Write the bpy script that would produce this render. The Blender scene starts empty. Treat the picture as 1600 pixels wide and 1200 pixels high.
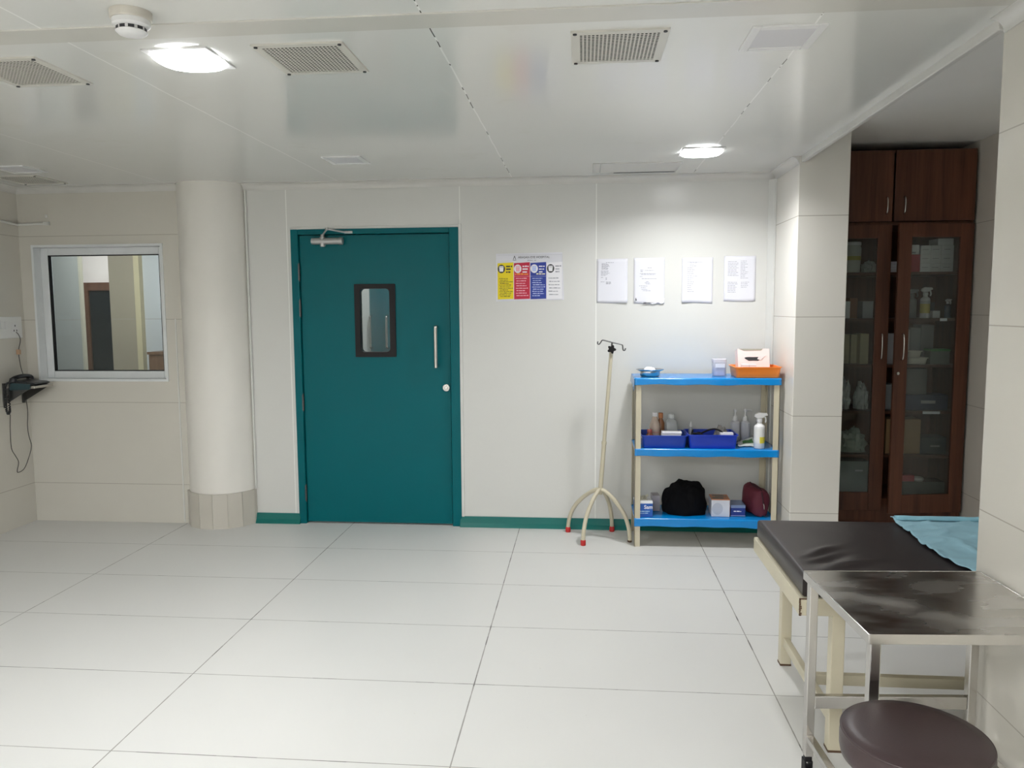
import bpy, bmesh, math, random
from mathutils import Vector, Matrix, noise
from math import sin, cos, pi, radians

SC = bpy.context.scene
COL = SC.collection

# ------------------------------------------------------------------ camera
cam = bpy.data.cameras.new('camera')
cam.sensor_fit = 'HORIZONTAL'
cam.sensor_width = 36.0
cam.lens = 36.0 * 1223.96 / 1600.0
cam.clip_start = 0.05
cam_o = bpy.data.objects.new('camera', cam)
COL.objects.link(cam_o)
RIGHT = Vector((0.99585591, 0.09072447, -0.00633039))
DOWN = Vector((0.00247945, -0.09666514, -0.99531387))
FWD = Vector((-0.09091126, 0.99117351, -0.09648949))
m = Matrix.Identity(4)
for i in range(3):
    m[i][0], m[i][1], m[i][2] = RIGHT[i], -DOWN[i], -FWD[i]
m[2][3] = 1.5316
cam_o.matrix_world = m
SC.camera = cam_o

# ------------------------------------------------------------------ exposure, world
SC.view_settings.view_transform = 'Standard'
SC.view_settings.look = 'None'
SC.view_settings.exposure = 1.24
SC.view_settings.gamma = 1.0
SC.view_settings.use_curve_mapping = False
SC.render.film_transparent = False
W = bpy.data.worlds.new('world')
SC.world = W
W.use_nodes = True
W.node_tree.nodes['Background'].inputs[0].default_value = (0.8, 0.85, 0.9, 1)
W.node_tree.nodes['Background'].inputs[1].default_value = 0.05
PANEL_POWER = 9.0         # glow of the small square ceiling lights' diffusers
PANEL_WATTS = 7.4        # light thrown down by each of them
PANEL_SPREAD = 150        # degrees
FILL_POWER = 27.0          # emission of the added, unseen fill panels behind the viewpoint
LIT = (0.975, 0.99, 1.0)


# ------------------------------------------------------------------ materials
class NT:
    def __init__(s, name):
        s.m = bpy.data.materials.new(name)
        s.m.use_nodes = True
        s.t = s.m.node_tree
        s.b = s.t.nodes['Principled BSDF']
        s.out = s.t.nodes['Material Output']

    def n(s, kind, **kw):
        x = s.t.nodes.new(kind)
        for k, v in kw.items():
            setattr(x, k, v)
        return x

    def l(s, a, b):
        s.t.links.new(a, b)

    def val(s, x, sock):
        if isinstance(x, (int, float)):
            sock.default_value = x
        else:
            s.l(x, sock)

    def math(s, op, a, b=None, c=None):
        x = s.n('ShaderNodeMath', operation=op)
        s.val(a, x.inputs[0])
        if b is not None:
            s.val(b, x.inputs[1])
        if c is not None:
            s.val(c, x.inputs[2])
        return x.outputs[0]

    def xyz(s):
        g = s.n('ShaderNodeTexCoord')
        sp = s.n('ShaderNodeSeparateXYZ')
        s.l(g.outputs['Object'], sp.inputs[0])
        return sp.outputs, g.outputs['Object']

    def noise(s, scale, detail=3, rough=0.5, vec=None):
        x = s.n('ShaderNodeTexNoise')
        x.inputs['Scale'].default_value = scale
        x.inputs['Detail'].default_value = detail
        x.inputs['Roughness'].default_value = rough
        if vec is not None:
            s.l(vec, x.inputs['Vector'])
        return x.outputs[0]

    def mix(s, fac, a, b):
        x = s.n('ShaderNodeMix', data_type='RGBA')
        s.val(fac, x.inputs[0])
        for v, sock in ((a, x.inputs[6]), (b, x.inputs[7])):
            if isinstance(v, tuple):
                sock.default_value = (*v[:3], 1)
            else:
                s.l(v, sock)
        return x.outputs[2]

    def ramp(s, fac, a, b):
        x = s.n('ShaderNodeMapRange')
        s.l(fac, x.inputs[0])
        x.inputs[1].default_value, x.inputs[2].default_value = a, b
        return x.outputs[0]

    def bump(s, h, strength=0.2, dist=0.002):
        x = s.n('ShaderNodeBump')
        x.inputs['Strength'].default_value = strength
        x.inputs['Distance'].default_value = dist
        s.l(h, x.inputs['Height'])
        s.l(x.outputs[0], s.b.inputs['Normal'])

    def set(s, col=None, rough=None, metal=None, spec=None, **kw):
        if col is not None:
            if isinstance(col, tuple):
                s.b.inputs['Base Color'].default_value = (*col[:3], 1)
            else:
                s.l(col, s.b.inputs['Base Color'])
        if rough is not None:
            s.val(rough, s.b.inputs['Roughness'])
        if metal is not None:
            s.b.inputs['Metallic'].default_value = metal
        if spec is not None:
            s.b.inputs['Specular IOR Level'].default_value = spec
        for k, v in kw.items():
            s.b.inputs[k.replace('_', ' ')].default_value = v


_M = {}


def plain(name, col, rough=0.5, metal=0.0, spec=0.5, var=0.06, scale=9.0, bump=0.0, bscale=60, **kw):
    """one-colour material with a little noise in tone and gloss"""
    if name in _M:
        return _M[name]
    t = NT(name)
    n = t.noise(scale, 3, vec=t.xyz()[1])
    lo = tuple(c * (1 - var) for c in col)
    hi = tuple(min(1, c * (1 + var)) for c in col)
    t.set(t.mix(n, lo, hi), t.math('ADD', rough - 0.04, t.math('MULTIPLY', n, 0.08)), metal, spec, **kw)
    if bump:
        t.bump(t.noise(bscale, 4, vec=t.xyz()[1]), bump)
    _M[name] = t.m
    return t.m


def mat_floor():
    t = NT('white vitrified floor tile')
    (x, y, z), vec = t.xyz()
    px = t.math('PINGPONG', t.math('ADD', x, 2.8426 + 12), 0.6)
    py = t.math('PINGPONG', t.math('ADD', y, -5.3748 + 0.58225 * 40), 0.291125)
    j = t.noise(14, 2, vec=vec)
    gx = t.math('LESS_THAN', px, t.math('MULTIPLY_ADD', j, 0.003, 0.0010))
    gy = t.math('LESS_THAN', py, t.math('MULTIPLY_ADD', j, 0.0016, 0.0011))
    g = t.math('MAXIMUM', gx, gy)
    n = t.noise(1.4, 4, vec=vec)
    base = t.mix(n, (0.63, 0.625, 0.605), (0.68, 0.675, 0.655))
    sp = t.math('GREATER_THAN', t.noise(46, 1, vec=vec), 0.80)
    base = t.mix(t.math('MULTIPLY', sp, 0.25), base, (0.40, 0.38, 0.34))
    gcol = t.mix(t.math('GREATER_THAN', t.noise(5, 3, vec=vec), 0.55), (0.30, 0.29, 0.27), (0.16, 0.155, 0.145))
    t.set(t.mix(g, base, gcol), t.math('MULTIPLY_ADD', n, 0.08, 0.34), spec=0.25)
    return t.m


def mat_tile(name, zs, axis=None, vx=(), c0=(0.60, 0.575, 0.515), c1=(0.65, 0.625, 0.565)):
    """large glazed wall tiles with thin joints at the given heights"""
    t = NT(name)
    (x, y, z), vec = t.xyz()
    g = None
    for zz in zs:
        k = t.math('COMPARE', z, zz, 0.0021)
        g = k if g is None else t.math('MAXIMUM', g, k)
    for v in vx:
        k = t.math('COMPARE', x if axis == 'x' else y, v, 0.0012)
        g = t.math('MAXIMUM', g, k)
    n = t.noise(2.3, 4, vec=vec)
    t.set(t.mix(g, t.mix(n, c0, c1), (0.42, 0.39, 0.34)), t.math('MULTIPLY_ADD', n, 0.05, 0.2), spec=0.45)
    return t.m


def mat_panel():
    t = NT('off-white sheet metal wall panel')
    (x, y, z), vec = t.xyz()
    g = None
    for v in (-2.058, -0.842, 0.083, 1.222):
        k = t.math('COMPARE', x, v, 0.0035)
        g = k if g is None else t.math('MAXIMUM', g, k)
    n = t.noise(1.1, 4, vec=vec)
    t.set(t.mix(g, t.mix(n, (0.65, 0.648, 0.622), (0.67, 0.668, 0.642)), (0.84, 0.84, 0.81)),
          t.math('MULTIPLY_ADD', n, 0.03, 0.24), spec=0.4)
    return t.m


def mat_ceiling():
    t = NT('glossy off-white ceiling panel')
    (x, y, z), vec = t.xyz()
    far = t.math('GREATER_THAN', y, 2.5)
    wob = t.math('MULTIPLY', t.math('SUBTRACT', t.noise(3.5, 3, vec=vec), 0.5), 0.012)
    px = t.math('PINGPONG', t.math('ADD', t.math('ADD', x, wob), 0.48 + 11.9), 0.595)
    g = t.math('LESS_THAN', px, 0.0030)
    dark = t.math('MULTIPLY', t.math('LESS_THAN', px, 0.0022),
                  t.math('GREATER_THAN', t.noise(9, 3, vec=vec), 0.57))
    dark = t.math('MULTIPLY', dark, t.math('COMPARE', x, 0.1, 0.9))
    n = t.noise(1.3, 5, vec=vec)
    base = t.mix(n, (0.66, 0.665, 0.635), (0.72, 0.72, 0.69))
    st = t.ramp(t.noise(2.4, 5, 0.65, vec=vec), 0.62, 0.80)
    base = t.mix(t.math('MULTIPLY', st, 0.35), base, (0.56, 0.53, 0.43))
    c = t.mix(g, base, (0.84, 0.84, 0.81))
    c = t.mix(dark, c, (0.12, 0.11, 0.10))
    t.set(c, t.math('MULTIPLY_ADD', n, 0.04, 0.11), spec=0.55)
    return t.m


def mat_wood(name, c0, c1, rough=0.4, axis='z'):
    t = NT(name)
    mp = t.n('ShaderNodeMapping')
    sc = {'z': (26, 26, 1.3), 'x': (1.3, 26, 26)}[axis]
    mp.inputs['Scale'].default_value = sc
    t.l(t.xyz()[1], mp.inputs[0])
    n = t.noise(1.0, 6, 0.62, vec=mp.outputs[0])
    t.set(t.mix(t.ramp(n, 0.32, 0.7), c0, c1), rough, spec=0.4)
    return t.m


def mat_steel(name='scuffed stainless steel', rough=0.2, streak=True):
    t = NT(name)
    mp = t.n('ShaderNodeMapping')
    mp.inputs['Scale'].default_value = (2.2, 6.0, 3.0)
    mp.inputs['Rotation'].default_value = (0, 0, 0.5)
    t.l(t.xyz()[1], mp.inputs[0])
    n = t.noise(2.0, 3, 0.45, vec=mp.outputs[0])
    t.set(t.mix(n, (0.50, 0.48, 0.46), (0.66, 0.64, 0.61)), t.math('MULTIPLY_ADD', n, 0.50 if streak else 0.08, rough - 0.08), 1.0)
    return t.m


def mat_glass(name, tint=(0.86, 0.9, 0.9), gloss=0.03):
    """thin pane: mostly see-through, mirror-like at a grazing angle"""
    t = NT(name)
    t.t.nodes.remove(t.b)
    tr = t.n('ShaderNodeBsdfTransparent')
    tr.inputs[0].default_value = (*tint, 1)
    gl = t.n('ShaderNodeBsdfGlossy')
    gl.inputs['Roughness'].default_value = gloss
    fr = t.n('ShaderNodeFresnel')
    fr.inputs[0].default_value = 1.5
    mx = t.n('ShaderNodeMixShader')
    t.l(fr.outputs[0], mx.inputs[0])
    t.l(tr.outputs[0], mx.inputs[1])
    t.l(gl.outputs[0], mx.inputs[2])
    t.l(mx.outputs[0], t.out.inputs[0])
    return t.m


def clear_plastic(name, col, alpha, rough=0.2):
    m_ = plain(name, col, rough, var=0.04)
    m_.node_tree.nodes['Principled BSDF'].inputs['Alpha'].default_value = alpha
    return m_


def emit(name, col, s):
    t = NT(name)
    t.t.nodes.remove(t.b)
    e = t.n('ShaderNodeEmission')
    e.inputs[0].default_value = (*col, 1)
    e.inputs[1].default_value = s
    t.l(e.outputs[0], t.out.inputs[0])
    return t.m


TZ = (0.283, 0.876, 1.468, 2.058)
M_FLOOR = mat_floor()
M_PANEL = mat_panel()
M_CEIL = mat_ceiling()
M_TILE = mat_tile('beige glazed wall tile', TZ)
M_TILE_L = mat_tile('beige glazed tile, window wall', TZ)
M_WHITE = plain('white painted trim', (0.66, 0.66, 0.63), 0.35)
M_COVE = plain('white aluminium coving', (0.62, 0.61, 0.58), 0.3)
M_COLUMN = plain('cream white column paint', (0.79, 0.765, 0.715), 0.5, scale=3)
M_TEAL = plain('teal door enamel', (0.0, 0.120, 0.140), 0.32, var=0.05, scale=3, spec=0.14)
M_TEALB = plain('green teal skirting', (0.0, 0.135, 0.118), 0.35, var=0.08, spec=0.25)
M_BLACK = plain('black rubber', (0.010, 0.009, 0.010), 0.5, spec=0.25)
M_BLACKGL = plain('black glossy plastic', (0.012, 0.013, 0.016), 0.3)
M_CHROME = mat_steel('satin steel', 0.24, False)
M_POLISH = mat_steel('polished steel tube', 0.24, False)
M_STEEL = mat_steel('scuffed stainless sheet', 0.09)
M_DSTEEL = plain('dark worn steel', (0.12, 0.12, 0.12), 0.35, 0.9)
M_ALU = plain('grey aluminium', (0.42, 0.42, 0.42), 0.4, 0.7)
M_CREAM = plain('cream enamelled steel', (0.575, 0.525, 0.395), 0.38, var=0.08)
M_RUST = plain('rusted steel edge', (0.10, 0.055, 0.03), 0.8)
M_WOOD = mat_wood('dark brown laminate', (0.062, 0.022, 0.011), (0.145, 0.052, 0.027))
M_WOODS = mat_wood('brown shelf board', (0.06, 0.022, 0.012), (0.12, 0.046, 0.025), axis='x')
M_WOODR = mat_wood('brown laminate desk', (0.12, 0.065, 0.04), (0.24, 0.14, 0.085))
M_GLASS = mat_glass('clear window glass')
M_GLASSC = mat_glass('grey cabinet glass', (0.93, 0.96, 0.94), 0.04)
M_REX = plain('dark brown rexine', (0.028, 0.022, 0.022), 0.38, spec=0.38, var=0.15, scale=4, bump=0.05, bscale=180)
M_REXS = plain('purple brown rexine', (0.040, 0.023, 0.024), 0.40, var=0.12, scale=6, bump=0.12, bscale=190)
M_BLUE = plain('blue plastic sheet', (0.0, 0.225, 0.62), 0.2, var=0.08, scale=6, spec=0.6)
M_TRAY = plain('royal blue plastic', (0.008, 0.050, 0.40), 0.3, var=0.05)
M_ORANGE = plain('bright orange plastic', (1.0, 0.27, 0.035), 0.3, var=0.03)
M_PAPER = plain('white paper', (0.72, 0.72, 0.775), 0.55, var=0.02)
M_INK = plain('grey ink', (0.32, 0.32, 0.37), 0.6)
M_INKD = plain('dark ink', (0.03, 0.03, 0.035), 0.6)
M_CARTON = plain('white carton', (0.80, 0.80, 0.82), 0.45, var=0.04)
M_RED = plain('red rubber', (0.50, 0.02, 0.02), 0.5)
M_YEL = plain('yellow print', (0.85, 0.68, 0.0), 0.5, var=0.02)
M_PRED = plain('red print', (0.55, 0.012, 0.05), 0.5, var=0.03)
M_PBLUE = plain('blue print', (0.018, 0.045, 0.33), 0.5, var=0.03)
M_PWHITE = plain('white print', (0.85, 0.84, 0.88), 0.5, var=0.02)
M_PORANGE = plain('orange print', (0.9, 0.35, 0.03), 0.5, var=0.02)
M_CLOTH = plain('light blue cotton', (0.25, 0.44, 0.52), 0.85, var=0.06, bump=0.25, bscale=220)
M_BCLOTH = plain('black cloth', (0.0035, 0.0035, 0.0045), 0.95, spec=0.15, bump=0.3, bscale=70)
M_MAROON = plain('maroon pouch cloth', (0.11, 0.012, 0.026), 0.75, var=0.15, bump=0.25, bscale=90)
M_SWITCH = plain('white switch plate', (0.74, 0.74, 0.73), 0.3, var=0.02)
M_CARD = plain('brown cardboard', (0.25, 0.155, 0.07), 0.75)
M_WPLASTIC = plain('white plastic', (0.74, 0.74, 0.74), 0.3, var=0.03)


# ------------------------------------------------------------------ mesh builder
class MB:
    def __init__(s):
        s.v, s.f = [], []

    def add(s, vs, fs):
        o = len(s.v)
        s.v += [tuple(p) for p in vs]
        s.f += [tuple(i + o for i in f) for f in fs]
        return s

    def box(s, x0, x1, y0, y1, z0, z1):
        return s.add([(x, y, z) for z in (z0, z1) for y in (y0, y1) for x in (x0, x1)],
                     [(0, 2, 3, 1), (4, 5, 7, 6), (0, 1, 5, 4), (2, 6, 7, 3), (0, 4, 6, 2), (1, 3, 7, 5)])

    def loops(s, rings, closed=False, caps=True):
        n = len(rings[0])
        vs = [p for r in rings for p in r]
        fs = []
        R = len(rings)
        for i in range(R if closed else R - 1):
            j = (i + 1) % R
            for k in range(n):
                l = (k + 1) % n
                fs.append((i * n + k, i * n + l, j * n + l, j * n + k))
        if caps and not closed:
            fs.append(tuple(range(n))[::-1])
            fs.append(tuple((R - 1) * n + k for k in range(n)))
        return s.add(vs, fs)

    def lathe(s, prof, c=(0, 0, 0), n=24, sx=1, sy=1, caps=True, p=2.0):
        """profile [(r, z)] turned about z; p > 2 squares the outline off"""
        rings = []
        for r, z in prof:
            ring = []
            for k in range(n):
                a = 2 * pi * k / n
                ca, sa = cos(a), sin(a)
                q = (abs(ca) ** p + abs(sa) ** p) ** (-1 / p)
                ring.append((c[0] + r * sx * ca * q, c[1] + r * sy * sa * q, c[2] + z))
            rings.append(ring)
        return s.loops(rings, caps=caps)

    def tube(s, pts, r, n=10, closed=False, flat=None):
        pts = [Vector(p) for p in pts]
        N = len(pts)
        rings = []
        t0 = (pts[1] - pts[0]).normalized()
        up = Vector((0, 0, 1)) if abs(t0.z) < 0.9 else Vector((1, 0, 0))
        u = t0.cross(up).normalized()
        for i, p in enumerate(pts):
            if closed:
                t = (pts[(i + 1) % N] - pts[i - 1]).normalized()
            else:
                t = (pts[min(i + 1, N - 1)] - pts[max(i - 1, 0)]).normalized()
            u = (u - t * u.dot(t)).normalized()
            w = t.cross(u)
            rr = r[i] if isinstance(r, (list, tuple)) else r
            fl = flat or 1
            rings.append([p + u * (rr * cos(2 * pi * k / n)) + w * (rr * fl * sin(2 * pi * k / n)) for k in range(n)])
        return s.loops(rings, closed=closed)

    def prism(s, poly, axis, a0, a1):
        def P(u, v, a):
            return {'x': (a, u, v), 'y': (u, a, v), 'z': (u, v, a)}[axis]
        return s.loops([[P(u, v, a0) for u, v in poly], [P(u, v, a1) for u, v in poly]])

    def grid(s, fn, nu, nv):
        vs = [fn(i / nu, j / nv) for j in range(nv + 1) for i in range(nu + 1)]
        fs = [(j * (nu + 1) + i, j * (nu + 1) + i + 1, (j + 1) * (nu + 1) + i + 1, (j + 1) * (nu + 1) + i)
              for j in range(nv) for i in range(nu)]
        return s.add(vs, fs)

    def build(s, name, mat, parent=None, loc=(0, 0, 0), rz=0, rot=None, bevel=0, smooth=None, sub=0, solid=0, segs=2):
        me = bpy.data.meshes.new(name)
        me.from_pydata(s.v, [], s.f)
        bm = bmesh.new()
        bm.from_mesh(me)
        bmesh.ops.recalc_face_normals(bm, faces=bm.faces)
        bm.to_mesh(me)
        bm.free()
        me.materials.append(mat)
        o = bpy.data.objects.new(name, me)
        COL.objects.link(o)
        o.location = loc
        o.rotation_euler = rot or (0, 0, rz)
        if parent is not None:
            o.parent = parent
        if smooth is not None:
            for p in me.polygons:
                p.use_smooth = True
            me.set_sharp_from_angle(angle=radians(smooth))
        if bevel:
            b = o.modifiers.new('bevel', 'BEVEL')
            b.width = bevel
            b.segments = segs
            b.limit_method = 'ANGLE'
            b.angle_limit = radians(40)
        if solid:
            q = o.modifiers.new('thickness', 'SOLIDIFY')
            q.thickness = solid
            q.offset = 0
        if sub:
            q = o.modifiers.new('smooth', 'SUBSURF')
            q.levels = q.render_levels = sub
        return o


def tag(o, label, cat, group=None, kind=None):
    o['label'] = label
    o['category'] = cat
    if group:
        o['group'] = group
    if kind:
        o['kind'] = kind
    return o


def thing(name, label, cat, loc=(0, 0, 0), rz=0, group=None, rot=None, kind=None):
    o = bpy.data.objects.new(name, None)
    o.empty_display_size = 0.05
    COL.objects.link(o)
    o.location = loc
    o.rotation_euler = rot or (0, 0, rz)
    return tag(o, label, cat, group, kind)


def struct(o, label, cat):
    return tag(o, label, cat, kind='structure')


def box(x0, x1, y0, y1, z0, z1):
    return MB().box(x0, x1, y0, y1, z0, z1)


def dup(root, loc, label, group=None, rz=None):
    r = root.copy()
    COL.objects.link(r)
    r.location = loc
    r['label'] = label
    if group:
        r['group'] = group
    if rz is not None:
        r.rotation_euler = (0, 0, rz)
    for ch in [c for c in SC.objects if c.parent == root]:
        c = ch.copy()
        COL.objects.link(c)
        c.parent = r
        for g in [x for x in SC.objects if x.parent == ch]:
            d = g.copy()
            COL.objects.link(d)
            d.parent = c
    return r


def spline(pts, k=8):
    """Catmull-Rom through points"""
    P = [Vector(p) for p in pts]
    P = [P[0] * 2 - P[1]] + P + [P[-1] * 2 - P[-2]]
    out = []
    for i in range(1, len(P) - 2):
        a, b, c, d = P[i - 1:i + 3]
        for j in range(k):
            t = j / k
            out.append(0.5 * ((2 * b) + (c - a) * t + (2 * a - 5 * b + 4 * c - d) * t * t + (3 * b - a - 3 * c + d) * t ** 3))
    out.append(P[-2])
    return out


def text(body, size, loc, mat, parent, name='lettering', rot=(pi / 2, 0, 0), align='LEFT', bold=0.0, sx=1.0):
    cu = bpy.data.curves.new(name, 'FONT')
    cu.body = body
    cu.size = size
    cu.align_x = align
    cu.extrude = 0.0003
    cu.offset = bold
    cu.materials.append(mat)
    tmp = bpy.data.objects.new(name, cu)
    COL.objects.link(tmp)
    bpy.context.view_layer.update()
    me = bpy.data.meshes.new_from_object(tmp.evaluated_get(bpy.context.evaluated_depsgraph_get()))
    bpy.data.objects.remove(tmp)
    me.materials.clear()
    me.materials.append(mat)
    o = bpy.data.objects.new(name, me)
    COL.objects.link(o)
    o.location = loc
    o.rotation_euler = rot
    o.scale = (sx, 1, 1)
    o.parent = parent
    return o


def scribble(b, x0, x1, z, h, y, rnd, gap=0.25):
    """a row of small unreadable word marks on a sheet"""
    x = x0
    while x < x1 - h * 0.4:
        w = min(h * rnd.uniform(1.0, 4.0), x1 - x)
        b.box(x, x + w, y - 0.0004, y, z, z + h * rnd.uniform(0.6, 1.0))
        x += w + h * (0.35 + gap)


def cushion(x0, x1, y0, y1, z0, z1, r, nx, ny, hf=None, bot=True):
    """mattress: rounded upright edge, top surface with its own relief"""
    prof = [(r * 0.5, z0), (0.0, z0 + r * 0.5)]
    for k in range(6):
        a = pi / 2 * k / 5
        prof.append((r * (1 - cos(a)), z1 - r + r * sin(a)))
    b = MB()

    def ring(ins, z):
        X0, X1, Y0, Y1 = x0 + ins, x1 - ins, y0 + ins, y1 - ins
        p = [(X0 + (X1 - X0) * i / nx, Y0) for i in range(nx)] + [(X1, Y0 + (Y1 - Y0) * i / ny) for i in range(ny)]
        p += [(X1 - (X1 - X0) * i / nx, Y1) for i in range(nx)] + [(X0, Y1 - (Y1 - Y0) * i / ny) for i in range(ny)]
        return [(x, y, z) for x, y in p]
    b.loops([ring(i, z) for i, z in prof], caps=False)
    ins = prof[-1][0]

    def top(u, v):
        x, y = x0 + ins + (x1 - x0 - 2 * ins) * u, y0 + ins + (y1 - y0 - 2 * ins) * v
        e = min(1, 12 * min(u, 1 - u, v, 1 - v))
        return (x, y, z1 + (hf(x, y) * e if hf else 0))
    b.grid(top, nx, ny)
    b.grid(lambda u, v: (x0 + r * .5 + (x1 - x0 - r) * u, y0 + r * .5 + (y1 - y0 - r) * v, z0), 1, 1)
    return b


def weld(o, d=0.0005):
    bm = bmesh.new()
    bm.from_mesh(o.data)
    bmesh.ops.remove_doubles(bm, verts=bm.verts, dist=d)
    bmesh.ops.recalc_face_normals(bm, faces=bm.faces)
    bm.to_mesh(o.data)
    bm.free()
    return o


def blob(rx, ry, h, seed, amp=0.12, freq=2.4, n=36, mz=18, power=2.4, lean=0.0):
    """soft lump that sits flat on z = 0"""
    rings = []
    for j in range(mz + 1):
        t = j / mz
        ph = -0.35 + (pi / 2 + 0.35) * t
        rr = max(0.004, cos(ph)) ** (2 / power)
        zz = max(0.0, (sin(ph) + 0.34) / 1.34) * h
        ring = []
        for k in range(n):
            a = 2 * pi * k / n
            d = 1 + amp * noise.noise(Vector((cos(a) * freq * rr + seed, sin(a) * freq * rr, zz / max(h, .01) * freq)))
            d += amp * 0.5 * noise.noise(Vector((cos(a) * freq * 2.6 * rr + seed, sin(a) * freq * 2.6 * rr, zz / max(h, .01) * freq * 2.2)))
            ring.append((rx * rr * cos(a) * d + lean * zz, ry * rr * sin(a) * d, zz * (1 + (d - 1) * 0.8 * min(1, t * 2))))
        rings.append(ring)
    return MB().loops(rings)


# ================================================================== THE ROOM
CZ = 2.40           # ceiling
BX0, BX1 = -4.0, 1.275
struct(box(-9.0, 2.75, -4.7, 10.2, -0.1, 0.0).build('floor', M_FLOOR), 'white tiled floor with thin grey joints', 'floor')

c = box(BX0 - 0.1, 1.27, -4.7, 5.46, CZ, CZ + 0.06)
struct(c.build('ceiling', M_CEIL), 'glossy off-white panelled ceiling', 'ceiling')
struct(box(1.27, 2.75, -4.7, 6.1, 2.585, 2.645).build('ceiling_recess', plain('white ceiling paint', (0.80, 0.785, 0.75), 0.6, scale=2)), 'plain ceiling of the cabinet recess', 'ceiling')
b = box(BX0, 1.262, 2.372, 2.49, CZ - 0.004, CZ + 0.001)
struct(b.build('trim_1', plain('cream joint strip', (0.58, 0.57, 0.525), 0.25, scale=2.5), bevel=0.0015), 'flat cream strip crossing the ceiling', 'ceiling strip')
# fascia that closes the ceiling off along the recess
struct(box(1.258, 1.282, 2.61, 4.79, 2.366, 2.60).build('trim_2', M_COVE, bevel=0.004), 'white edge strip along the ceiling at the recess', 'trim')

DX0, DX1, DZ = -2.03, -0.852, 2.083
b = box(-2.62, DX0, 5.36, 5.46, 0, CZ).box(DX1, 1.25, 5.36, 5.46, 0, CZ).box(DX0, DX1, 5.36, 5.46, DZ, CZ)
struct(b.build('wall_back', M_PANEL), 'off-white panelled wall holding the teal door', 'wall')
WX0, WX1, WZ0, WZ1 = -3.905, -2.938, 1.032, 1.993
b = box(-4.1, WX0, 5.30, 5.44, 0, CZ).box(WX1, -2.6, 5.30, 5.44, 0, CZ)
b.box(WX0, WX1, 5.30, 5.44, 0, WZ0).box(WX0, WX1, 5.30, 5.44, WZ1, CZ)
struct(b.build('wall_back_left', M_TILE_L), 'beige tiled wall around the window', 'wall')
struct(box(-4.1, -4.0, -4.7, 5.42, 0, CZ).build('wall_left', mat_tile('beige glazed tile, side wall', TZ)), 'beige tiled side wall with the socket plate', 'wall')
struct(box(-4.1, 2.75, -4.8, -4.7, 0, 2.6).build('wall_front', M_PANEL), 'off-white wall behind the viewpoint', 'wall')
struct(box(1.275, 2.75, -4.7, 2.61, 0, 2.6).build('wall_right', M_TILE, bevel=0.003), 'near beige tiled wall beside the steel trolley', 'wall')
struct(box(2.53, 2.65, 2.61, 6.1, 0, 2.6).build('wall_recess', mat_tile('beige tile, recess', TZ, c0=(0.64, 0.60, 0.54), c1=(0.69, 0.65, 0.59))), 'shaded tiled side wall of the cabinet recess', 'wall')
struct(box(1.2, 2.65, 6.0, 6.1, 0, 2.6).build('wall_recess_back', M_PANEL), 'wall behind the wooden cabinet', 'wall')
struct(box(1.248, 1.535, 4.79, 6.0, 0, 2.6).build('pillar', mat_tile('pale glazed tile, pillar', TZ, c0=(0.70, 0.675, 0.62), c1=(0.75, 0.725, 0.67)), bevel=0.003),  # same tile as the walls, extra light put into its paler colour
       'square beige tiled pillar beside the wooden cabinet', 'pillar')

# round column
b = MB().lathe([(0.245, 0.245), (0.245, CZ)], (-2.598, 5.41, 0), 64)
struct(b.build('column', M_COLUMN, smooth=40), 'round cream white column beside the window', 'column')
t = NT('cream column base tile')
t.set(t.mix(t.noise(4, 3, vec=t.xyz()[1]), (0.52, 0.49, 0.43), (0.60, 0.57, 0.51)), 0.3)
b = MB()
ns = 16
for k in range(ns):
    a0, a1 = 2 * pi * (k + 0.012) / ns + 0.07, 2 * pi * (k + 0.988) / ns + 0.07
    ro, ri = 0.262, 0.244
    P = [(ro * cos(a0), ro * sin(a0)), (ro * cos(a1), ro * sin(a1)), (ri * cos(a1), ri * sin(a1)), (ri * cos(a0), ri * sin(a0))]
    b.prism([(-2.598 + x, 5.41 + y) for x, y in P], 'z', 0, 0.248)
b.lathe([(0.254, 0), (0.254, 0.246)], (-2.598, 5.41, 0), 48)
struct(b.build('column_base', t.m), 'collar of upright cream tiles round the column foot', 'column base')


def cove(pts, closed=False, s=0.045):
    """concave quarter coving: pts are wall-line points with the inward normal of the room"""
    prof = [(0.0, 0.0), (0.0, -s), (0.004, -s)]
    for k in range(7):
        a = pi / 2 * k / 6
        prof.append((0.004 + (s - 0.004) * (1 - cos(a)), -s + (s - 0.004) * sin(a)))
    prof += [(s, 0.0)]
    mb = MB()
    rings = []
    for (x, y), (nx, ny) in pts:
        rings.append([(x + nx * d, y + ny * d, CZ + z) for d, z in prof])
    return mb.loops(rings)


b = cove([((-3.999, -4.7), (1, 0)), ((-3.999, 5.299), (1, -1)), ((-2.80, 5.299), (0, -1))])
b.loops(cove([((-2.36, 5.359), (0, -1)), ((1.247, 5.359), (-1, -1)), ((1.247, 4.79), (-1, 0))]).v and
        [[(x + nx * d, y + ny * d, CZ + z) for d, z in [(0, 0), (0, -.045), (.004, -.045)] +
          [(0.004 + 0.041 * (1 - cos(pi / 2 * k / 6)), -0.045 + 0.041 * sin(pi / 2 * k / 6)) for k in range(7)] + [(.045, 0)]]
         for (x, y), (nx, ny) in [((-2.36, 5.359), (0, -1)), ((1.247, 5.359), (-1, -1)), ((1.247, 4.79), (-1, 0))]])
struct(b.build('trim_3', M_COVE, smooth=30), 'white coving between the walls and ceiling', 'coving')
b = cove([((1.274, 2.60), (-1, 0)), ((1.274, -4.7), (-1, 0))])
struct(b.build('trim_4', M_COVE, smooth=30), 'white coving above the near tiled wall', 'coving')
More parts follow.
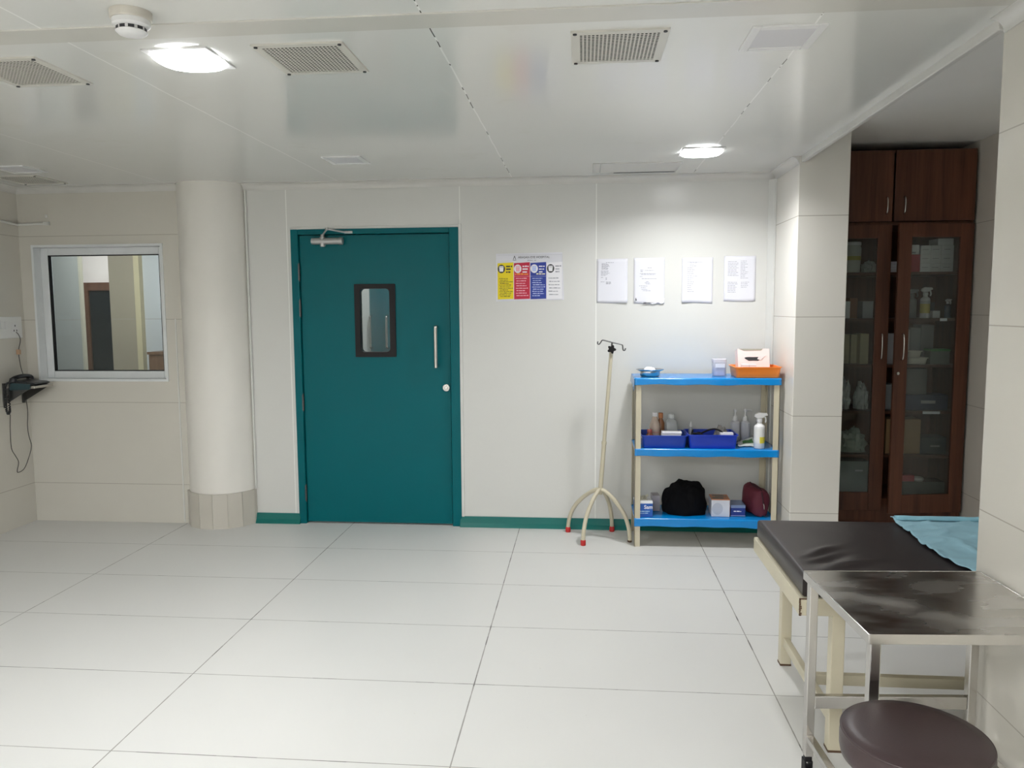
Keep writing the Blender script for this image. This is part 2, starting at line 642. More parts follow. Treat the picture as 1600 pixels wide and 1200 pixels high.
# upright coving in the corner between the panel wall and the pillar
b = MB().prism([(1.247, 5.359), (1.205, 5.359), (1.205, 5.355), (1.216, 5.345), (1.228, 5.330), (1.236, 5.318), (1.243, 5.317), (1.247, 5.317)], 'z', 0.0, CZ - 0.044)
struct(b.build('trim_5', M_WHITE, smooth=30), 'white upright corner strip beside the pillar', 'trim')
struct(box(-2.868, -2.860, 5.295, 5.30, 0.01, 1.47).build('trim_6', M_WHITE), 'thin white edge strip beside the column', 'trim')
struct(MB().tube([(-2.345, 5.352, 0.25), (-2.345, 5.352, 2.36)], 0.008, 8).build('trim_7', M_WHITE, smooth=40), 'thin white bead between the column and panel wall', 'trim')

# teal skirting, coved top
sk = [(5.36, 0.072), (5.352, 0.072), (5.347, 0.05), (5.342, 0.03), (5.334, 0.014), (5.328, 0.0), (5.36, 0.0)]
struct(MB().prism(sk, 'x', -2.36, -2.022).build('baseboard_left', M_TEALB), 'short teal skirting between column and door', 'skirting')
struct(MB().prism(sk, 'x', -0.862, 1.215).build('baseboard_right', M_TEALB), 'long teal skirting running behind the blue rack', 'skirting')

# ================================================================== DOOR
d = thing('door_1', 'teal metal door with a small black-framed window', 'door', (-1.441, 5.36, 0), kind='structure')
hx0, hx1 = DX0 + 1.441, DX1 + 1.441           # local opening
fw = 0.052
b = box(hx0, hx0 + fw, -0.012, 0.10, 0, DZ).box(hx1 - fw - 0.012, hx1, -0.012, 0.10, 0, DZ).box(hx0 + fw, hx1 - fw - 0.012, -0.012, 0.10, DZ - 0.036, DZ)
b.box(hx0 + fw, hx0 + fw + 0.022, 0.060, 0.10, 0, DZ - 0.036).box(hx1 - fw - 0.034, hx1 - fw - 0.012, 0.060, 0.10, 0, DZ - 0.036)
b.box(hx0 + fw + 0.022, hx1 - fw - 0.034, 0.060, 0.10, DZ - 0.062, DZ - 0.036)
b.build('door_frame', M_TEAL, d, bevel=0.003)
b = box(hx0 - 0.016, hx0, -0.004, 0.0, 0.07, DZ + 0.016).box(hx1, hx1 + 0.02, -0.009, 0.0, 0.07, DZ + 0.022).box(hx0, hx1, -0.004, 0.0, DZ, DZ + 0.018)
b.build('architrave', M_WHITE, d, bevel=0.002)
lx0, lx1, lz0, lz1 = hx0 + fw + 0.005, hx1 - fw - 0.018, 0.012, DZ - 0.042
vx0, vx1, vz0, vz1 = -0.118, 0.108, 1.225, 1.678      # light opening
b = box(lx0, vx0, 0.012, 0.056, lz0, lz1).box(vx1, lx1, 0.012, 0.056, lz0, lz1)
b.box(vx0, vx1, 0.012, 0.056, lz0, vz0).box(vx0, vx1, 0.012, 0.056, vz1, lz1)
leaf = b.build('door_leaf', M_TEAL, d)


def rrect(x0, x1, z0, z1, r, n=6):
    p = []
    for cx, cz, a0 in ((x1 - r, z1 - r, 0), (x0 + r, z1 - r, pi / 2), (x0 + r, z0 + r, pi), (x1 - r, z0 + r, 1.5 * pi)):
        for k in range(n + 1):
            a = a0 + pi / 2 * k / n
            p.append((cx + r * cos(a), cz + r * sin(a)))
    return p


po = rrect(vx0 - 0.032, vx1 + 0.032, vz0 - 0.028, vz1 + 0.026, 0.004)
pi_ = rrect(vx0 + 0.006, vx1 - 0.010, vz0 + 0.006, vz1 - 0.006, 0.028)
ring = lambda p, y: [(x, y, z) for x, z in p]
b = MB().loops([ring(po, 0.011), ring(po, 0.002), ring(pi_, 0.002), ring(pi_, 0.060)], caps=False)
vf = b.build('vision_frame', M_BLACK, leaf)
MB().prism(pi_, 'y', 0.020, 0.024).build('pane', M_GLASS, vf)
b = MB().tube(spline([(0.431, 0.012, 1.404), (0.431, -0.050, 1.404), (0.431, -0.062, 1.385), (0.431, -0.062, 1.15), (0.431, -0.050, 1.137), (0.431, 0.012, 1.137)], 6), 0.0125, 14)
b.build('door_handle', M_CHROME, leaf, smooth=40)
b = MB()
rg = []
for r, y in ((0.026, 0.012), (0.026, 0.004), (0.022, 0.001), (0.013, 0.001), (0.013, -0.004), (0.011, -0.006)):
    rg.append([(0.489 + r * cos(2 * pi * k / 24), y, 0.982 + r * sin(2 * pi * k / 24)) for k in range(24)])
b.loops(rg).build('lock', M_CHROME, leaf, smooth=35)
for z in (1.79, 1.54, 0.875, 0.223):
    b = MB()
    for k in range(5):
        z0 = z - 0.056 + k * 0.0226
        b.lathe([(0.009, z0), (0.009, z0 + 0.021)], (lx0 - 0.006, -0.004, 0), 12)
    b.lathe([(0.006, z - 0.064), (0.006, z + 0.064)], (lx0 - 0.006, -0.004, 0), 10)
    b.build('hinge', M_DSTEEL, d, smooth=40)
# door closer
cl = MB()
rg = []
for x, r in ((-0.435, 0.018), (-0.432, 0.023), (-0.240, 0.023), (-0.238, 0.026), (-0.215, 0.026), (-0.212, 0.022)):
    rg.append([(x, -0.020 + r * cos(2 * pi * k / 20), 1.999 + r * sin(2 * pi * k / 20)) for k in range(20)])
cl.loops(rg)
cl.lathe([(0.017, 1.962), (0.020, 1.968), (0.020, 2.026), (0.013, 2.030), (0.013, 2.045)], (-0.356, -0.020, 0), 16)
closer = cl.build('door_closer', M_ALU, leaf, smooth=35)
b = MB().tube([(-0.356, -0.020, 2.040), (-0.320, -0.05, 2.070), (-0.31, -0.055, 2.078)], 0.006, 8)
b.tube([(-0.31, -0.055, 2.078), (-0.20, -0.024, 2.058), (-0.17, -0.016, 2.055)], 0.006, 8)
b.lathe([(0.012, 2.070), (0.012, 2.087)], (-0.313, -0.054, 0), 12)
b.box(-0.20, -0.145, -0.022, -0.011, 2.050, 2.066)
b.build('closer_arm', M_ALU, closer, smooth=35)

# passage beyond the door: pale wall and another teal door
struct(box(-2.6, -1.912, 6.9, 7.0, 0, 2.4).build('wall_passage', M_PANEL), 'pale wall glimpsed through the door window', 'wall')
d2 = thing('door_2', 'second teal door glimpsed through the door window', 'door', (-1.30, 6.92, 0), kind='structure')
box(-0.612, 0.9, 0.0, 0.05, 0.0, 2.4).build('door_leaf', M_TEAL, d2)
for x in (-0.598, -0.449):
    MB().tube(spline([(x, 0.0, 1.47), (x, -0.05, 1.46), (x, -0.055, 1.43), (x, -0.055, 1.21), (x, -0.05, 1.19), (x, 0.0, 1.18)], 6), 0.011, 10).build('door_handle', M_CHROME, d2, smooth=40)
struct(box(-2.62, -0.3, 5.46, 7.0, 2.42, 2.48).build('ceiling_passage', M_PANEL), 'ceiling of the passage behind the door', 'ceiling')
struct(box(-0.4, -0.3, 5.46, 7.0, 0, 2.42).build('wall_passage_right', M_PANEL), 'side wall of the passage behind the door', 'wall')
struct(box(-2.62, -2.56, 5.62, 7.0, 0, 2.42).build('wall_passage_left', M_PANEL), 'wall between passage and window room', 'wall')

# ================================================================== WINDOW
w = thing('window_1', 'fixed white-framed window in the beige tiled wall', 'window', (0, 0, 0), kind='structure')
M_FR = plain('white window frame', (0.74, 0.76, 0.77), 0.3)
b = box(WX0 - 0.004, WX0 + 0.012, 5.292, 5.42, WZ0 - 0.004, WZ1 + 0.004).box(WX1 - 0.012, WX1 + 0.004, 5.292, 5.42, WZ0 - 0.004, WZ1 + 0.004)
b.box(WX0 + 0.012, WX1 - 0.012, 5.292, 5.42, WZ1 - 0.012, WZ1 + 0.004).box(WX0 + 0.012, WX1 - 0.012, 5.292, 5.42, WZ0 - 0.004, WZ0 + 0.012)
b.build('window_lining', M_FR, w)
gx0, gx1, gz0, gz1 = WX0 + 0.012, WX1 - 0.012, WZ0 + 0.012, WZ1 - 0.012
f = 0.052
b = box(gx0, gx0 + f, 5.365, 5.415, gz0, gz1).box(gx1 - f, gx1, 5.365, 5.415, gz0, gz1)
b.box(gx0 + f, gx1 - f, 5.365, 5.415, gz0, gz0 + f).box(gx0 + f, gx1 - f, 5.365, 5.415, gz1 - f, gz1)
wf = b.build('window_frame', M_FR, w, bevel=0.004)
gk = 0.006
b = box(gx0 + f, gx0 + f + gk, 5.372, 5.40, gz0 + f, gz1 - f).box(gx1 - f - gk, gx1 - f, 5.372, 5.40, gz0 + f, gz1 - f)
b.box(gx0 + f, gx1 - f, 5.372, 5.40, gz0 + f, gz0 + f + gk).box(gx0 + f, gx1 - f, 5.372, 5.40, gz1 - f - gk, gz1 - f)
b.build('gasket', M_BLACK, wf)
box(gx0 + f, gx1 - f, 5.388, 5.394, gz0 + f, gz1 - f).build('pane', M_GLASS, w)

# room seen through the window
M_RT = mat_tile('grey wall tile, window room', (0.3, 0.9, 1.455), c0=(0.44, 0.45, 0.43), c1=(0.48, 0.49, 0.47))
struct(box(-5.2, -4.235, 6.3, 6.33, 0, 2.5).build('wall_window_room', M_RT), 'grey tiled wall seen at the left of the window', 'wall')
struct(box(-4.240, -4.222, 6.296, 6.332, 0, 2.5).build('trim_8', plain('cream edge strip', (0.62, 0.58, 0.47), 0.4)), 'cream edge of the grey wall through the window', 'trim')
struct(box(-7.5, -2.6, 8.0, 8.1, 0, 2.7).build('wall_window_room_far', plain('pinkish white paint', (0.66, 0.59, 0.55), 0.6)), 'pale pink far wall seen through the window', 'wall')
struct(box(-4.225, -3.985, 6.7, 6.9, 0, 2.5).build('pillar_window_room', mat_tile('brown beige tile', (0.3, 0.9, 1.455), c0=(0.36, 0.31, 0.24), c1=(0.41, 0.36, 0.28))), 'beige tiled pillar seen through the window', 'pillar')
struct(box(-3.985, -3.935, 6.69, 6.9, 0, 2.5).build('pillar_lit_side', plain('yellow lit side face', (0.62, 0.54, 0.36), 0.4)), 'yellowish lit side face of the pillar through the window', 'trim')  # light on the pillar's side face put into a yellowish colour
struct(box(-3.935, -2.62, 6.75, 6.85, 0, 2.5).build('wall_window_room_right', mat_tile('white tile, window room', (0.3, 0.9, 1.455), c0=(0.57, 0.585, 0.60), c1=(0.61, 0.625, 0.64))), 'white tiled wall seen at the right of the window', 'wall')
struct(box(-7.5, -2.6, 5.45, 8.1, 2.5, 2.56).build('ceiling_window_room', M_PANEL), 'ceiling of the room behind the window', 'ceiling')
struct(box(-7.6, -7.5, 5.45, 8.1, 0, 2.5).build('wall_window_room_left', M_PANEL), 'side wall of the room behind the window', 'wall')
d3 = thing('door_3', 'brown wooden door with dark glass through the window', 'door', (-5.34, 8.0, 0), kind='structure')
b = box(0.0, 0.085, -0.05, 0, 0, 1.83).box(0.085, 0.8, -0.05, 0, 1.745, 1.83).box(0.8, 0.885, -0.05, 0, 0, 1.83)
b.build('door_frame', mat_wood('dark brown door wood', (0.075, 0.035, 0.02), (0.13, 0.065, 0.04)), d3)
box(0.085, 0.8, -0.03, -0.012, 0.0, 1.745).build('dark_glass', plain('dark glass', (0.012, 0.016, 0.018), 0.12), d3)
dk = thing('wooden_desk', 'brown wood-grained desk end seen low through the window', 'desk', (-3.45, 6.6, 0))
box(-0.31, 0.3, -0.12, 0.12, 0, 1.15).build('body', M_WOODR, dk)
box(-0.32, 0.31, -0.13, 0.13, 1.15, 1.172).build('top', M_WOODR, dk)

# ================================================================== CEILING FITTINGS
M_DIFF_ON = emit('lit diffuser', LIT, PANEL_POWER)
M_DIFF_OFF = plain('unlit opal diffuser', (0.64, 0.635, 0.66), 0.35, var=0.02)


def panel_light(x, y, label, lit):
    t = thing('ceiling_light', label, 'ceiling light', (x, y, CZ), group='square ceiling lights')
    b = box(-0.115, -0.087, -0.115, 0.115, -0.006, 0.004).box(0.087, 0.115, -0.115, 0.115, -0.006, 0.004)
    b.box(-0.087, 0.087, -0.115, -0.087, -0.006, 0.004).box(-0.087, 0.087, 0.087, 0.115, -0.006, 0.004)
    b.build('frame', M_WPLASTIC, t, bevel=0.002)
    if lit:
        MB().lathe([(0.113, -0.0045), (0.116, -0.009), (0.108, -0.015), (0.07, -0.019)], (0, 0, 0), 48, p=2.5).build('diffuser', M_DIFF_ON, t, smooth=50)  # rounded, domed outline imitates the glare spreading over the square frame
        l = bpy.data.lights.new('panel_lamp', 'AREA')
        l.shape, l.size, l.energy, l.color, l.spread = 'SQUARE', 0.19, PANEL_WATTS, LIT, radians(PANEL_SPREAD)
        lo = bpy.data.objects.new('panel_lamp', l)
        lo.location = (0, 0, -0.022)
        lo.parent = t
        COL.objects.link(lo)
    else:
        box(-0.088, 0.088, -0.088, 0.088, -0.0035, 0.002).build('diffuser', M_DIFF_OFF, t)
    return t


panel_light(-1.362, 2.70, 'lit square ceiling light beside the smoke detector', True)
panel_light(0.655, 4.58, 'lit square ceiling light above the blue rack', True)
panel_light(0.637, 2.705, 'unlit square ceiling light beside the near perforated vent', False)
panel_light(-1.385, 4.58, 'unlit square ceiling light in front of the teal door', False)
panel_light(-3.46, 4.62, 'unlit square ceiling light near the window corner', False)
M_DIFF_FILL = emit('large fill diffuser', LIT, FILL_POWER)
for lx_, ly_ in ((-3.0, -0.5), (-0.6, -0.5), (-3.0, -2.7), (-0.6, -2.7)):  # unseen panels added to fill the room with ambient light
    t = thing('panel_light', 'added unseen fill panel behind the viewpoint', 'ceiling light', (lx_, ly_, CZ), group='added fill panels behind the viewpoint')
    b = box(-0.32, -0.29, -0.32, 0.32, -0.012, 0.004).box(0.29, 0.32, -0.32, 0.32, -0.012, 0.004)
    b.box(-0.29, 0.29, -0.32, -0.29, -0.012, 0.004).box(-0.29, 0.29, 0.29, 0.32, -0.012, 0.004)
    b.build('frame', M_WPLASTIC, t, bevel=0.002)
    box(-0.29, 0.29, -0.29, 0.29, -0.006, 0.002).build('diffuser', M_DIFF_FILL, t)
# unseen fill lights added to brighten the other rooms
for nm, x, y, z, p, s in (('passage_fill', -1.5, 6.3, 2.38, 5, 0.3), ('window_room_fill', -4.9, 7.2, 2.46, 11, 0.4), ('window_room_fill', -3.7, 5.75, 2.46, 8, 0.4)):
    l = bpy.data.lights.new(nm, 'AREA')
    l.energy, l.size, l.color = p, s, LIT
    lo = bpy.data.objects.new(nm, l)
    lo.location = (x, y, z)
    COL.objects.link(lo)

M_VENT = plain('cream vent plate', (0.60, 0.585, 0.53), 0.35)


def vent(x, y, label, group='perforated ceiling vents', w=0.31, h=0.325, nx=20, ny=18, first=[]):
    if first:
        return dup(first[0], (x, y, CZ), label, group)
    t = thing('ceiling_vent', label, 'ceiling vent', (x, y, CZ), group=group)
    first.append(t)
    bd = 0.026
    ix, iy = w / 2 - bd, h / 2 - bd
    b = box(-w / 2, -ix, -h / 2, h / 2, -0.006, 0.0).box(ix, w / 2, -h / 2, h / 2, -0.006, 0.0)
    b.box(-ix, ix, -h / 2, -iy, -0.006, 0.0).box(-ix, ix, iy, h / 2, -0.006, 0.0)
    cx, cy = 2 * ix / nx, 2 * iy / ny
    rr = 0.40 * min(cx, cy)
    for i in range(nx):
        for j in range(ny):
            x0, y0 = -ix + cx * i, -iy + cy * j
            mx, my = x0 + cx / 2, y0 + cy / 2
            sq = [(x0, y0), (mx, y0), (x0 + cx, y0), (x0 + cx, my), (x0 + cx, y0 + cy), (mx, y0 + cy), (x0, y0 + cy), (x0, my)]
            oc = [(mx + rr * cos(a), my + rr * sin(a)) for a in [pi * 1.25 + pi / 4 * k for k in range(8)]]
            vs = [(p[0], p[1], -0.006) for p in sq] + [(p[0], p[1], -0.006) for p in oc] + [(p[0], p[1], -0.0054) for p in oc]
            fs = [(k, (k + 1) % 8, 8 + (k + 1) % 8, 8 + k) for k in range(8)] + [(8 + k, 8 + (k + 1) % 8, 16 + (k + 1) % 8, 16 + k) for k in range(8)]
            b.add(vs, fs)
    b.build('perforated_plate', M_VENT, t)
    box(-ix, ix, -iy, iy, -0.0012, -0.0002).build('duct_depth_shade', plain('black duct shade', (0.006, 0.006, 0.006), 0.9, spec=0.0), t)  # black sheet stands in for the shade deep inside the duct
    for sx in (-1, 1):
        for sy in (-1, 1):
            MB().lathe([(0.0065, -0.0095), (0.0065, -0.006)], (sx * (w / 2 - 0.013), sy * (h / 2 - 0.013), 0), 10).build('screw', M_INKD, t)
    return t


vent(-0.94, 2.745, 'square perforated ceiling vent just beyond the lit ceiling light')
vent(0.112, 2.735, 'square perforated ceiling vent beside the unlit square light', )
vent(-2.03, 2.78, 'square perforated ceiling vent beyond the smoke detector on the window side')
vent(-3.66, 4.99, 'square perforated ceiling vent in the corner above the window')
# access hatch with one dark open edge
h_ = thing('access_hatch', 'flat ceiling access hatch with one dark gap near the wall', 'access hatch', (0.345, 5.03, CZ))
box(-0.24, 0.24, -0.155, 0.155, -0.005, 0.0).build('hatch_panel', M_COVE, h_, bevel=0.001)
box(-0.155, 0.235, 0.158, 0.200, -0.003, 0.0).build('gap', M_INKD, h_)
box(-0.29, -0.247, -0.155, 0.155, -0.0035, 0.0).build('edge_strip', M_COVE, h_)

# smoke detector
s_ = thing('smoke_detector', 'round white smoke detector on the ceiling beside the lit light', 'smoke detector', (-1.322, 2.275, CZ))
MB().lathe([(0.058, 0.0), (0.058, -0.020), (0.055, -0.024)], n=40).build('base', plain('aged cream plastic', (0.58, 0.55, 0.49), 0.4), s_, smooth=40)
hd = MB().lathe([(0.052, -0.024), (0.052, -0.038), (0.046, -0.043), (0.040, -0.0445), (0.040, -0.054), (0.044, -0.056), (0.036, -0.064), (0.015, -0.068)], n=40).build('sensor_head', M_WPLASTIC, s_, smooth=35)
for k in range(10):
    a = 2 * pi * k / 10 + 0.2
    a0, a1 = a - 0.2, a + 0.2
    P = [(0.0415 * cos(a0), 0.0415 * sin(a0)), (0.0415 * cos(a1), 0.0415 * sin(a1)), (0.037 * cos(a1), 0.037 * sin(a1)), (0.037 * cos(a0), 0.037 * sin(a0))]
    MB().prism(P, 'z', -0.0535, -0.045).build('slot', M_INKD, hd)

# ================================================================== ON THE WALLS
rnd = random.Random(5)
YW = 5.3595
# waste sorting poster
p = thing('wall_poster', 'waste-sorting poster with yellow, red, blue and white columns', 'poster', (-0.597, YW, 1.577))
PW, PH = 0.460, 0.325
sheet = MB().prism([(0.0, 0.0), (PW + 0.004, 0.008), (PW - 0.008, PH + 0.003), (0.002, PH - 0.002)], 'y', -0.0012, 0.0).build('sheet', M_PAPER, p)
y1, y2, y3 = -0.0012, -0.0017, -0.0022
ct = 0.262
cols = [(0.012, 0.120, M_YEL, 'yellow_column'), (0.124, 0.232, M_PRED, 'red_column'), (0.236, 0.343, M_PBLUE, 'blue_column'), (0.347, 0.452, M_PWHITE, 'white_column')]
inks = [plain('olive ink', (0.22, 0.19, 0.02), 0.6), plain('pink print', (0.85, 0.42, 0.50), 0.5), plain('pale blue print', (0.50, 0.58, 0.88), 0.5), M_INK]
for k, (x0, x1, mt, nm) in enumerate(cols):
    o = MB().prism([(x0, 0.014), (x1, 0.017), (x1, ct + 0.002), (x0, ct - 0.004)], 'y', y2, y1).build(nm, mt, p)
    ico = MB()
    cx, cz = x0 + 0.026, ct - 0.042
    ico.prism([(cx + 0.025 * cos(2 * pi * i / 24), cz + 0.029 * sin(2 * pi * i / 24)) for i in range(24)], 'y', y3, y2)
    ico.build('badge', (M_INKD, M_PWHITE, M_PWHITE, M_INKD)[k], o)
    bin_ = MB()
    for q in ([(-0.012, -0.018), (0.012, -0.018), (0.015, 0.010), (-0.015, 0.010)], [(-0.016, 0.012), (0.016, 0.012), (0.012, 0.019), (-0.012, 0.019)]):
        bin_.prism([(cx + a, cz + c_) for a, c_ in q], 'y', y3 - 0.0005, y3)
    bin_.build('bin_symbol', (M_YEL, inks[1], inks[2], M_PWHITE)[k] if k != 0 else M_PWHITE, o)
    tx = MB()
    for i in range(3):
        scribble(tx, x0 + 0.058, x1 - 0.008 - 0.006 * i, ct - 0.030 - 0.019 * i, 0.010, y2, rnd, 0.0)
    tx.build('heading', M_INKD if k == 0 else (M_INK if k == 3 else M_PWHITE), o)
    tx = MB()
    nl = (12, 8, 9, 6)[k]
    for i in range(nl):
        scribble(tx, x0 + 0.012 + 0.004 * (i % 2), x1 - rnd.uniform(0.004, 0.04), 0.152 - 0.132 * i / nl, 0.0065, y2, rnd, 0.1)
    tx.build('small_print', inks[k], o)
    if k in (1, 2):
        tx = MB()
        scribble(tx, x0 + (0.006 if k == 1 else 0.04), x1 - 0.006, ct - 0.082, 0.010, y2, rnd, 0.0)
        tx.build('caption', M_PORANGE if k == 1 else plain('pale yellow print', (0.8, 0.75, 0.5), 0.5), o)
        MB().box(x0, x1, y2 - 0.0003, y2, ct - 0.094, ct - 0.0925).build('rule', inks[k], o)
text('ARASAN EYE HOSPITAL', 0.0205, (0.152, y1 - 0.0004, 0.290), M_INKD, p, bold=0.0001, sx=1.0)
tx = MB()
scribble(tx, 0.215, 0.252, 0.274, 0.006, y1, rnd, 0.0)
scribble(tx, 0.262, 0.278, 0.274, 0.006, y1, rnd, 0.0)
tx.build('subtitle', M_INK, p)
lg = MB().prism([(0.118, 0.283), (0.122, 0.283), (0.128, 0.303), (0.127, 0.309)], 'y', y2, y1).prism([(0.134, 0.283), (0.138, 0.283), (0.129, 0.309), (0.127, 0.303)], 'y', y2, y1)
lg.box(0.116, 0.140, y2, y1, 0.277, 0.2795)
lg.build('logo', M_INKD, p)
b = MB()
for x0, x1, z0, z1 in ((0.012, 0.452, 0.312, 0.3128), (0.451, 0.4518, 0.02, 0.31), (0.012, 0.452, 0.0095, 0.0103)):
    b.box(x0, x1, y2, y1, z0, z1)
b.build('border_line', M_INK, p)


def sheet_paper(x0, x1, z0, z1, label, lines, seed, skew=0.0, curl=0.006, cover=None):
    t = thing('paper_notice', label, 'paper notice', (x0, YW, z0), group='typed notices taped to the wall')
    w_, h = x1 - x0, z1 - z0

    def fn(u, v):
        y = -0.0012 - curl * (1 - v) ** 3 * (0.4 + 0.6 * sin(u * 5 + seed)) ** 2 - 0.5 * curl * max(0, v - 0.85) * (1 + cos(u * 9))
        return (w_ * u + skew * h * v, y, h * v + 0.004 * sin(u * 3 + seed) * (1 - v))
    MB().grid(fn, 12, 14).build('sheet', M_PAPER, t, smooth=60, solid=0.0004)
    r = random.Random(seed)
    for nm, part in (('typed_text', [q for q in lines if q[0] < 0.5 and q[2] >= 0.46]), ('text_column', [q for q in lines if q[0] >= 0.5 and q[2] >= 0.46]),
                     ('lower_text', [q for q in lines if q[0] < 0.5 and q[2] < 0.46]), ('lower_text_column', [q for q in lines if q[0] >= 0.5 and q[2] < 0.46])):
        if not part:
            continue
        tx = MB()
        for (u0, u1, v, hh) in part:
            x, xb = w_ * u0, w_ * u1
            while x < xb:
                ww = min(r.uniform(0.006, 0.02), xb - x)
                q, q2 = fn(x / w_, v), fn(min(1, (x + ww) / w_), v)
                tx.add([(q[0], q[1] - 0.0006, q[2]), (q2[0], q2[1] - 0.0006, q2[2]), (q2[0], q2[1] - 0.0006, q2[2] + hh), (q[0], q[1] - 0.0006, q[2] + hh)], [(0, 1, 2, 3)])
                x += ww + 0.003
        tx.build(nm, M_INK, t)
    if cover:
        cover(t, w_, h)
    return t


r1 = [(0.30, 0.55, 0.91, .0030)] + [(0.16, rnd.uniform(.34, .42), 0.885 - 0.021 * i, .0034) for i in range(7)] + \
     [(0.14, rnd.uniform(.30, .44), 0.72 - 0.024 * i, .0030) for i in range(5)] + [(0.14, 0.22, 0.575, .003), (0.29, 0.33, 0.56, .005), (0.29, 0.33, 0.53, .005),
     (0.13, 0.25, 0.475, .003), (0.30, 0.46, 0.47, .004), (0.30, 0.46, 0.45, .004), (0.30, 0.46, 0.43, .004)]
sheet_paper(0.087, 0.293, 1.563, 1.857, 'typed paper notice nearest the poster, text only at top left', r1, 3, curl=0.009)
r2 = [(0.45, 0.58, 0.78, .003), (0.22, 0.30, 0.73, .004), (0.36, 0.65, 0.725, .0025), (0.22, 0.30, 0.70, .004), (0.20, 0.72, 0.655, .003), (0.24, 0.70, 0.635, .003), (0.20, 0.28, 0.59, .003),
      (0.26, 0.74, 0.545, .003), (0.40, 0.50, 0.48, .003), (0.36, 0.52, 0.455, .003), (0.40, 0.54, 0.43, .003), (0.18, 0.46, 0.385, .003), (0.24, 0.40, 0.345, .003), (0.26, 0.44, 0.31, .003), (0.30, 0.55, 0.285, .003)]


def torn(t, w_, h):
    MB().prism([(0.012, 0.02), (0.022, 0.02), (0.018, 0.034), (0.014, 0.04)], 'y', -0.012, -0.0112).build('stamp', M_INKD, t)
    b = MB()
    r = random.Random(8)
    pts = [(0.05 + 0.15 * k / 8, -0.004 + r.uniform(0, 0.012)) for k in range(9)]
    b.prism(pts + [(0.205, 0.035), (0.12, 0.022)], 'y', -0.0135, -0.0130)
    b.build('torn_strip', M_PWHITE, t)


sheet_paper(0.334, 0.538, 1.556, 1.860, 'torn typed paper notice, second from the poster, with small corner stamp', r2, 9, cover=torn)
r3 = [(0.18, 0.66, 0.90, .0025)] + [(0.26, rnd.uniform(.36, .55), 0.88 - 0.034 * i, .0025) for i in range(3)] + \
     [(0.18, rnd.uniform(.28, .44), 0.77 - 0.044 * i, .0028) for i in range(13)] + [(0.36, 0.50, 0.592, .0025)]
sheet_paper(0.652, 0.856, 1.557, 1.858, 'typed paper notice with a narrow column of text, third from the poster', r3, 14, curl=0.008)
r4 = [(0.12, rnd.uniform(.38, .48), 0.875 - 0.034 * i, .0028) for i in range(10)] + [(0.52, rnd.uniform(.66, .76), 0.885 - 0.034 * i, .0028) for i in range(12)] + \
     [(0.12, rnd.uniform(.34, .45), 0.42 - 0.036 * i, .003) for i in range(7)] + [(0.54, rnd.uniform(.7, .86), 0.42 - 0.036 * i, .0028) for i in range(4)]
sheet_paper(0.928, 1.134, 1.568, 1.865, 'two-column typed paper notice nearest the corner strip', r4, 22, curl=0.003)

# socket plate, conduit, phone shelf
sp = thing('socket_plate', 'white switch and socket plate on the left tiled wall', 'wall socket', (-4.0, 5.135, 1.418))
box(0, 0.012, -0.16, 0.125, -0.075, 0.075).build('plate', M_SWITCH, sp, bevel=0.004)
b = MB()
for k in range(4):
    b.box(0.012, 0.016, -0.145 + 0.034 * k, -0.118 + 0.034 * k, -0.01, 0.045)
b.build('switch', M_WPLASTIC, sp, bevel=0.002)
so = box(0.012, 0.014, 0.02, 0.085, -0.055, 0.035).build('socket', M_WPLASTIC, sp, bevel=0.002)
for dy, dz in ((0.052, 0.012), (0.040, -0.022), (0.066, -0.022)):
    box(0.0138, 0.0146, dy - 0.004, dy + 0.004, dz - 0.006, dz + 0.006).build('socket_hole', M_INKD, so)

cd = thing('conduit', 'thin white conduit bent round the corner above the window', 'conduit', (-4.0, 5.3, 2.142))
MB().tube(spline([(0.010, -0.9, 0.02), (0.010, -0.3, 0.012), (0.010, -0.05, 0.0), (0.014, -0.014, 0.0), (0.06, -0.010, 0.001), (0.225, -0.010, 0.004)], 6), 0.009, 10).build('pipe', M_WHITE, cd, smooth=40)
box(0.205, 0.245, -0.022, -0.001, -0.008, 0.016).build('end_clip', M_WHITE, cd, bevel=0.002)
MB().lathe([(0.008, 0.0), (0.008, 0.02)], (0.225, -0.01, 0.045), 10).build('wall_plug', M_WHITE, cd)

ps = thing('wall_shelf', 'small steel wall shelf under the socket plate', 'shelf', (-4.0, 5.045, 1.0))
box(0.002, 0.235, 0.0, 0.195, 0.0, 0.018).build('shelf_board', M_CHROME, ps, bevel=0.002)
for y, z0, z1 in ((0.004, -0.135, 0.035), (0.186, -0.12, 0.0)):
    bk = MB().prism([(0.012, 0.0), (0.20, 0.0), (0.185, -0.010), (0.03, -0.100), (0.012, -0.105)], 'y', y, y + 0.004)
    bk.box(0.002, 0.013, y - 0.008, y + 0.013, z0, z1)
    bk.build('bracket', M_DSTEEL, ps)

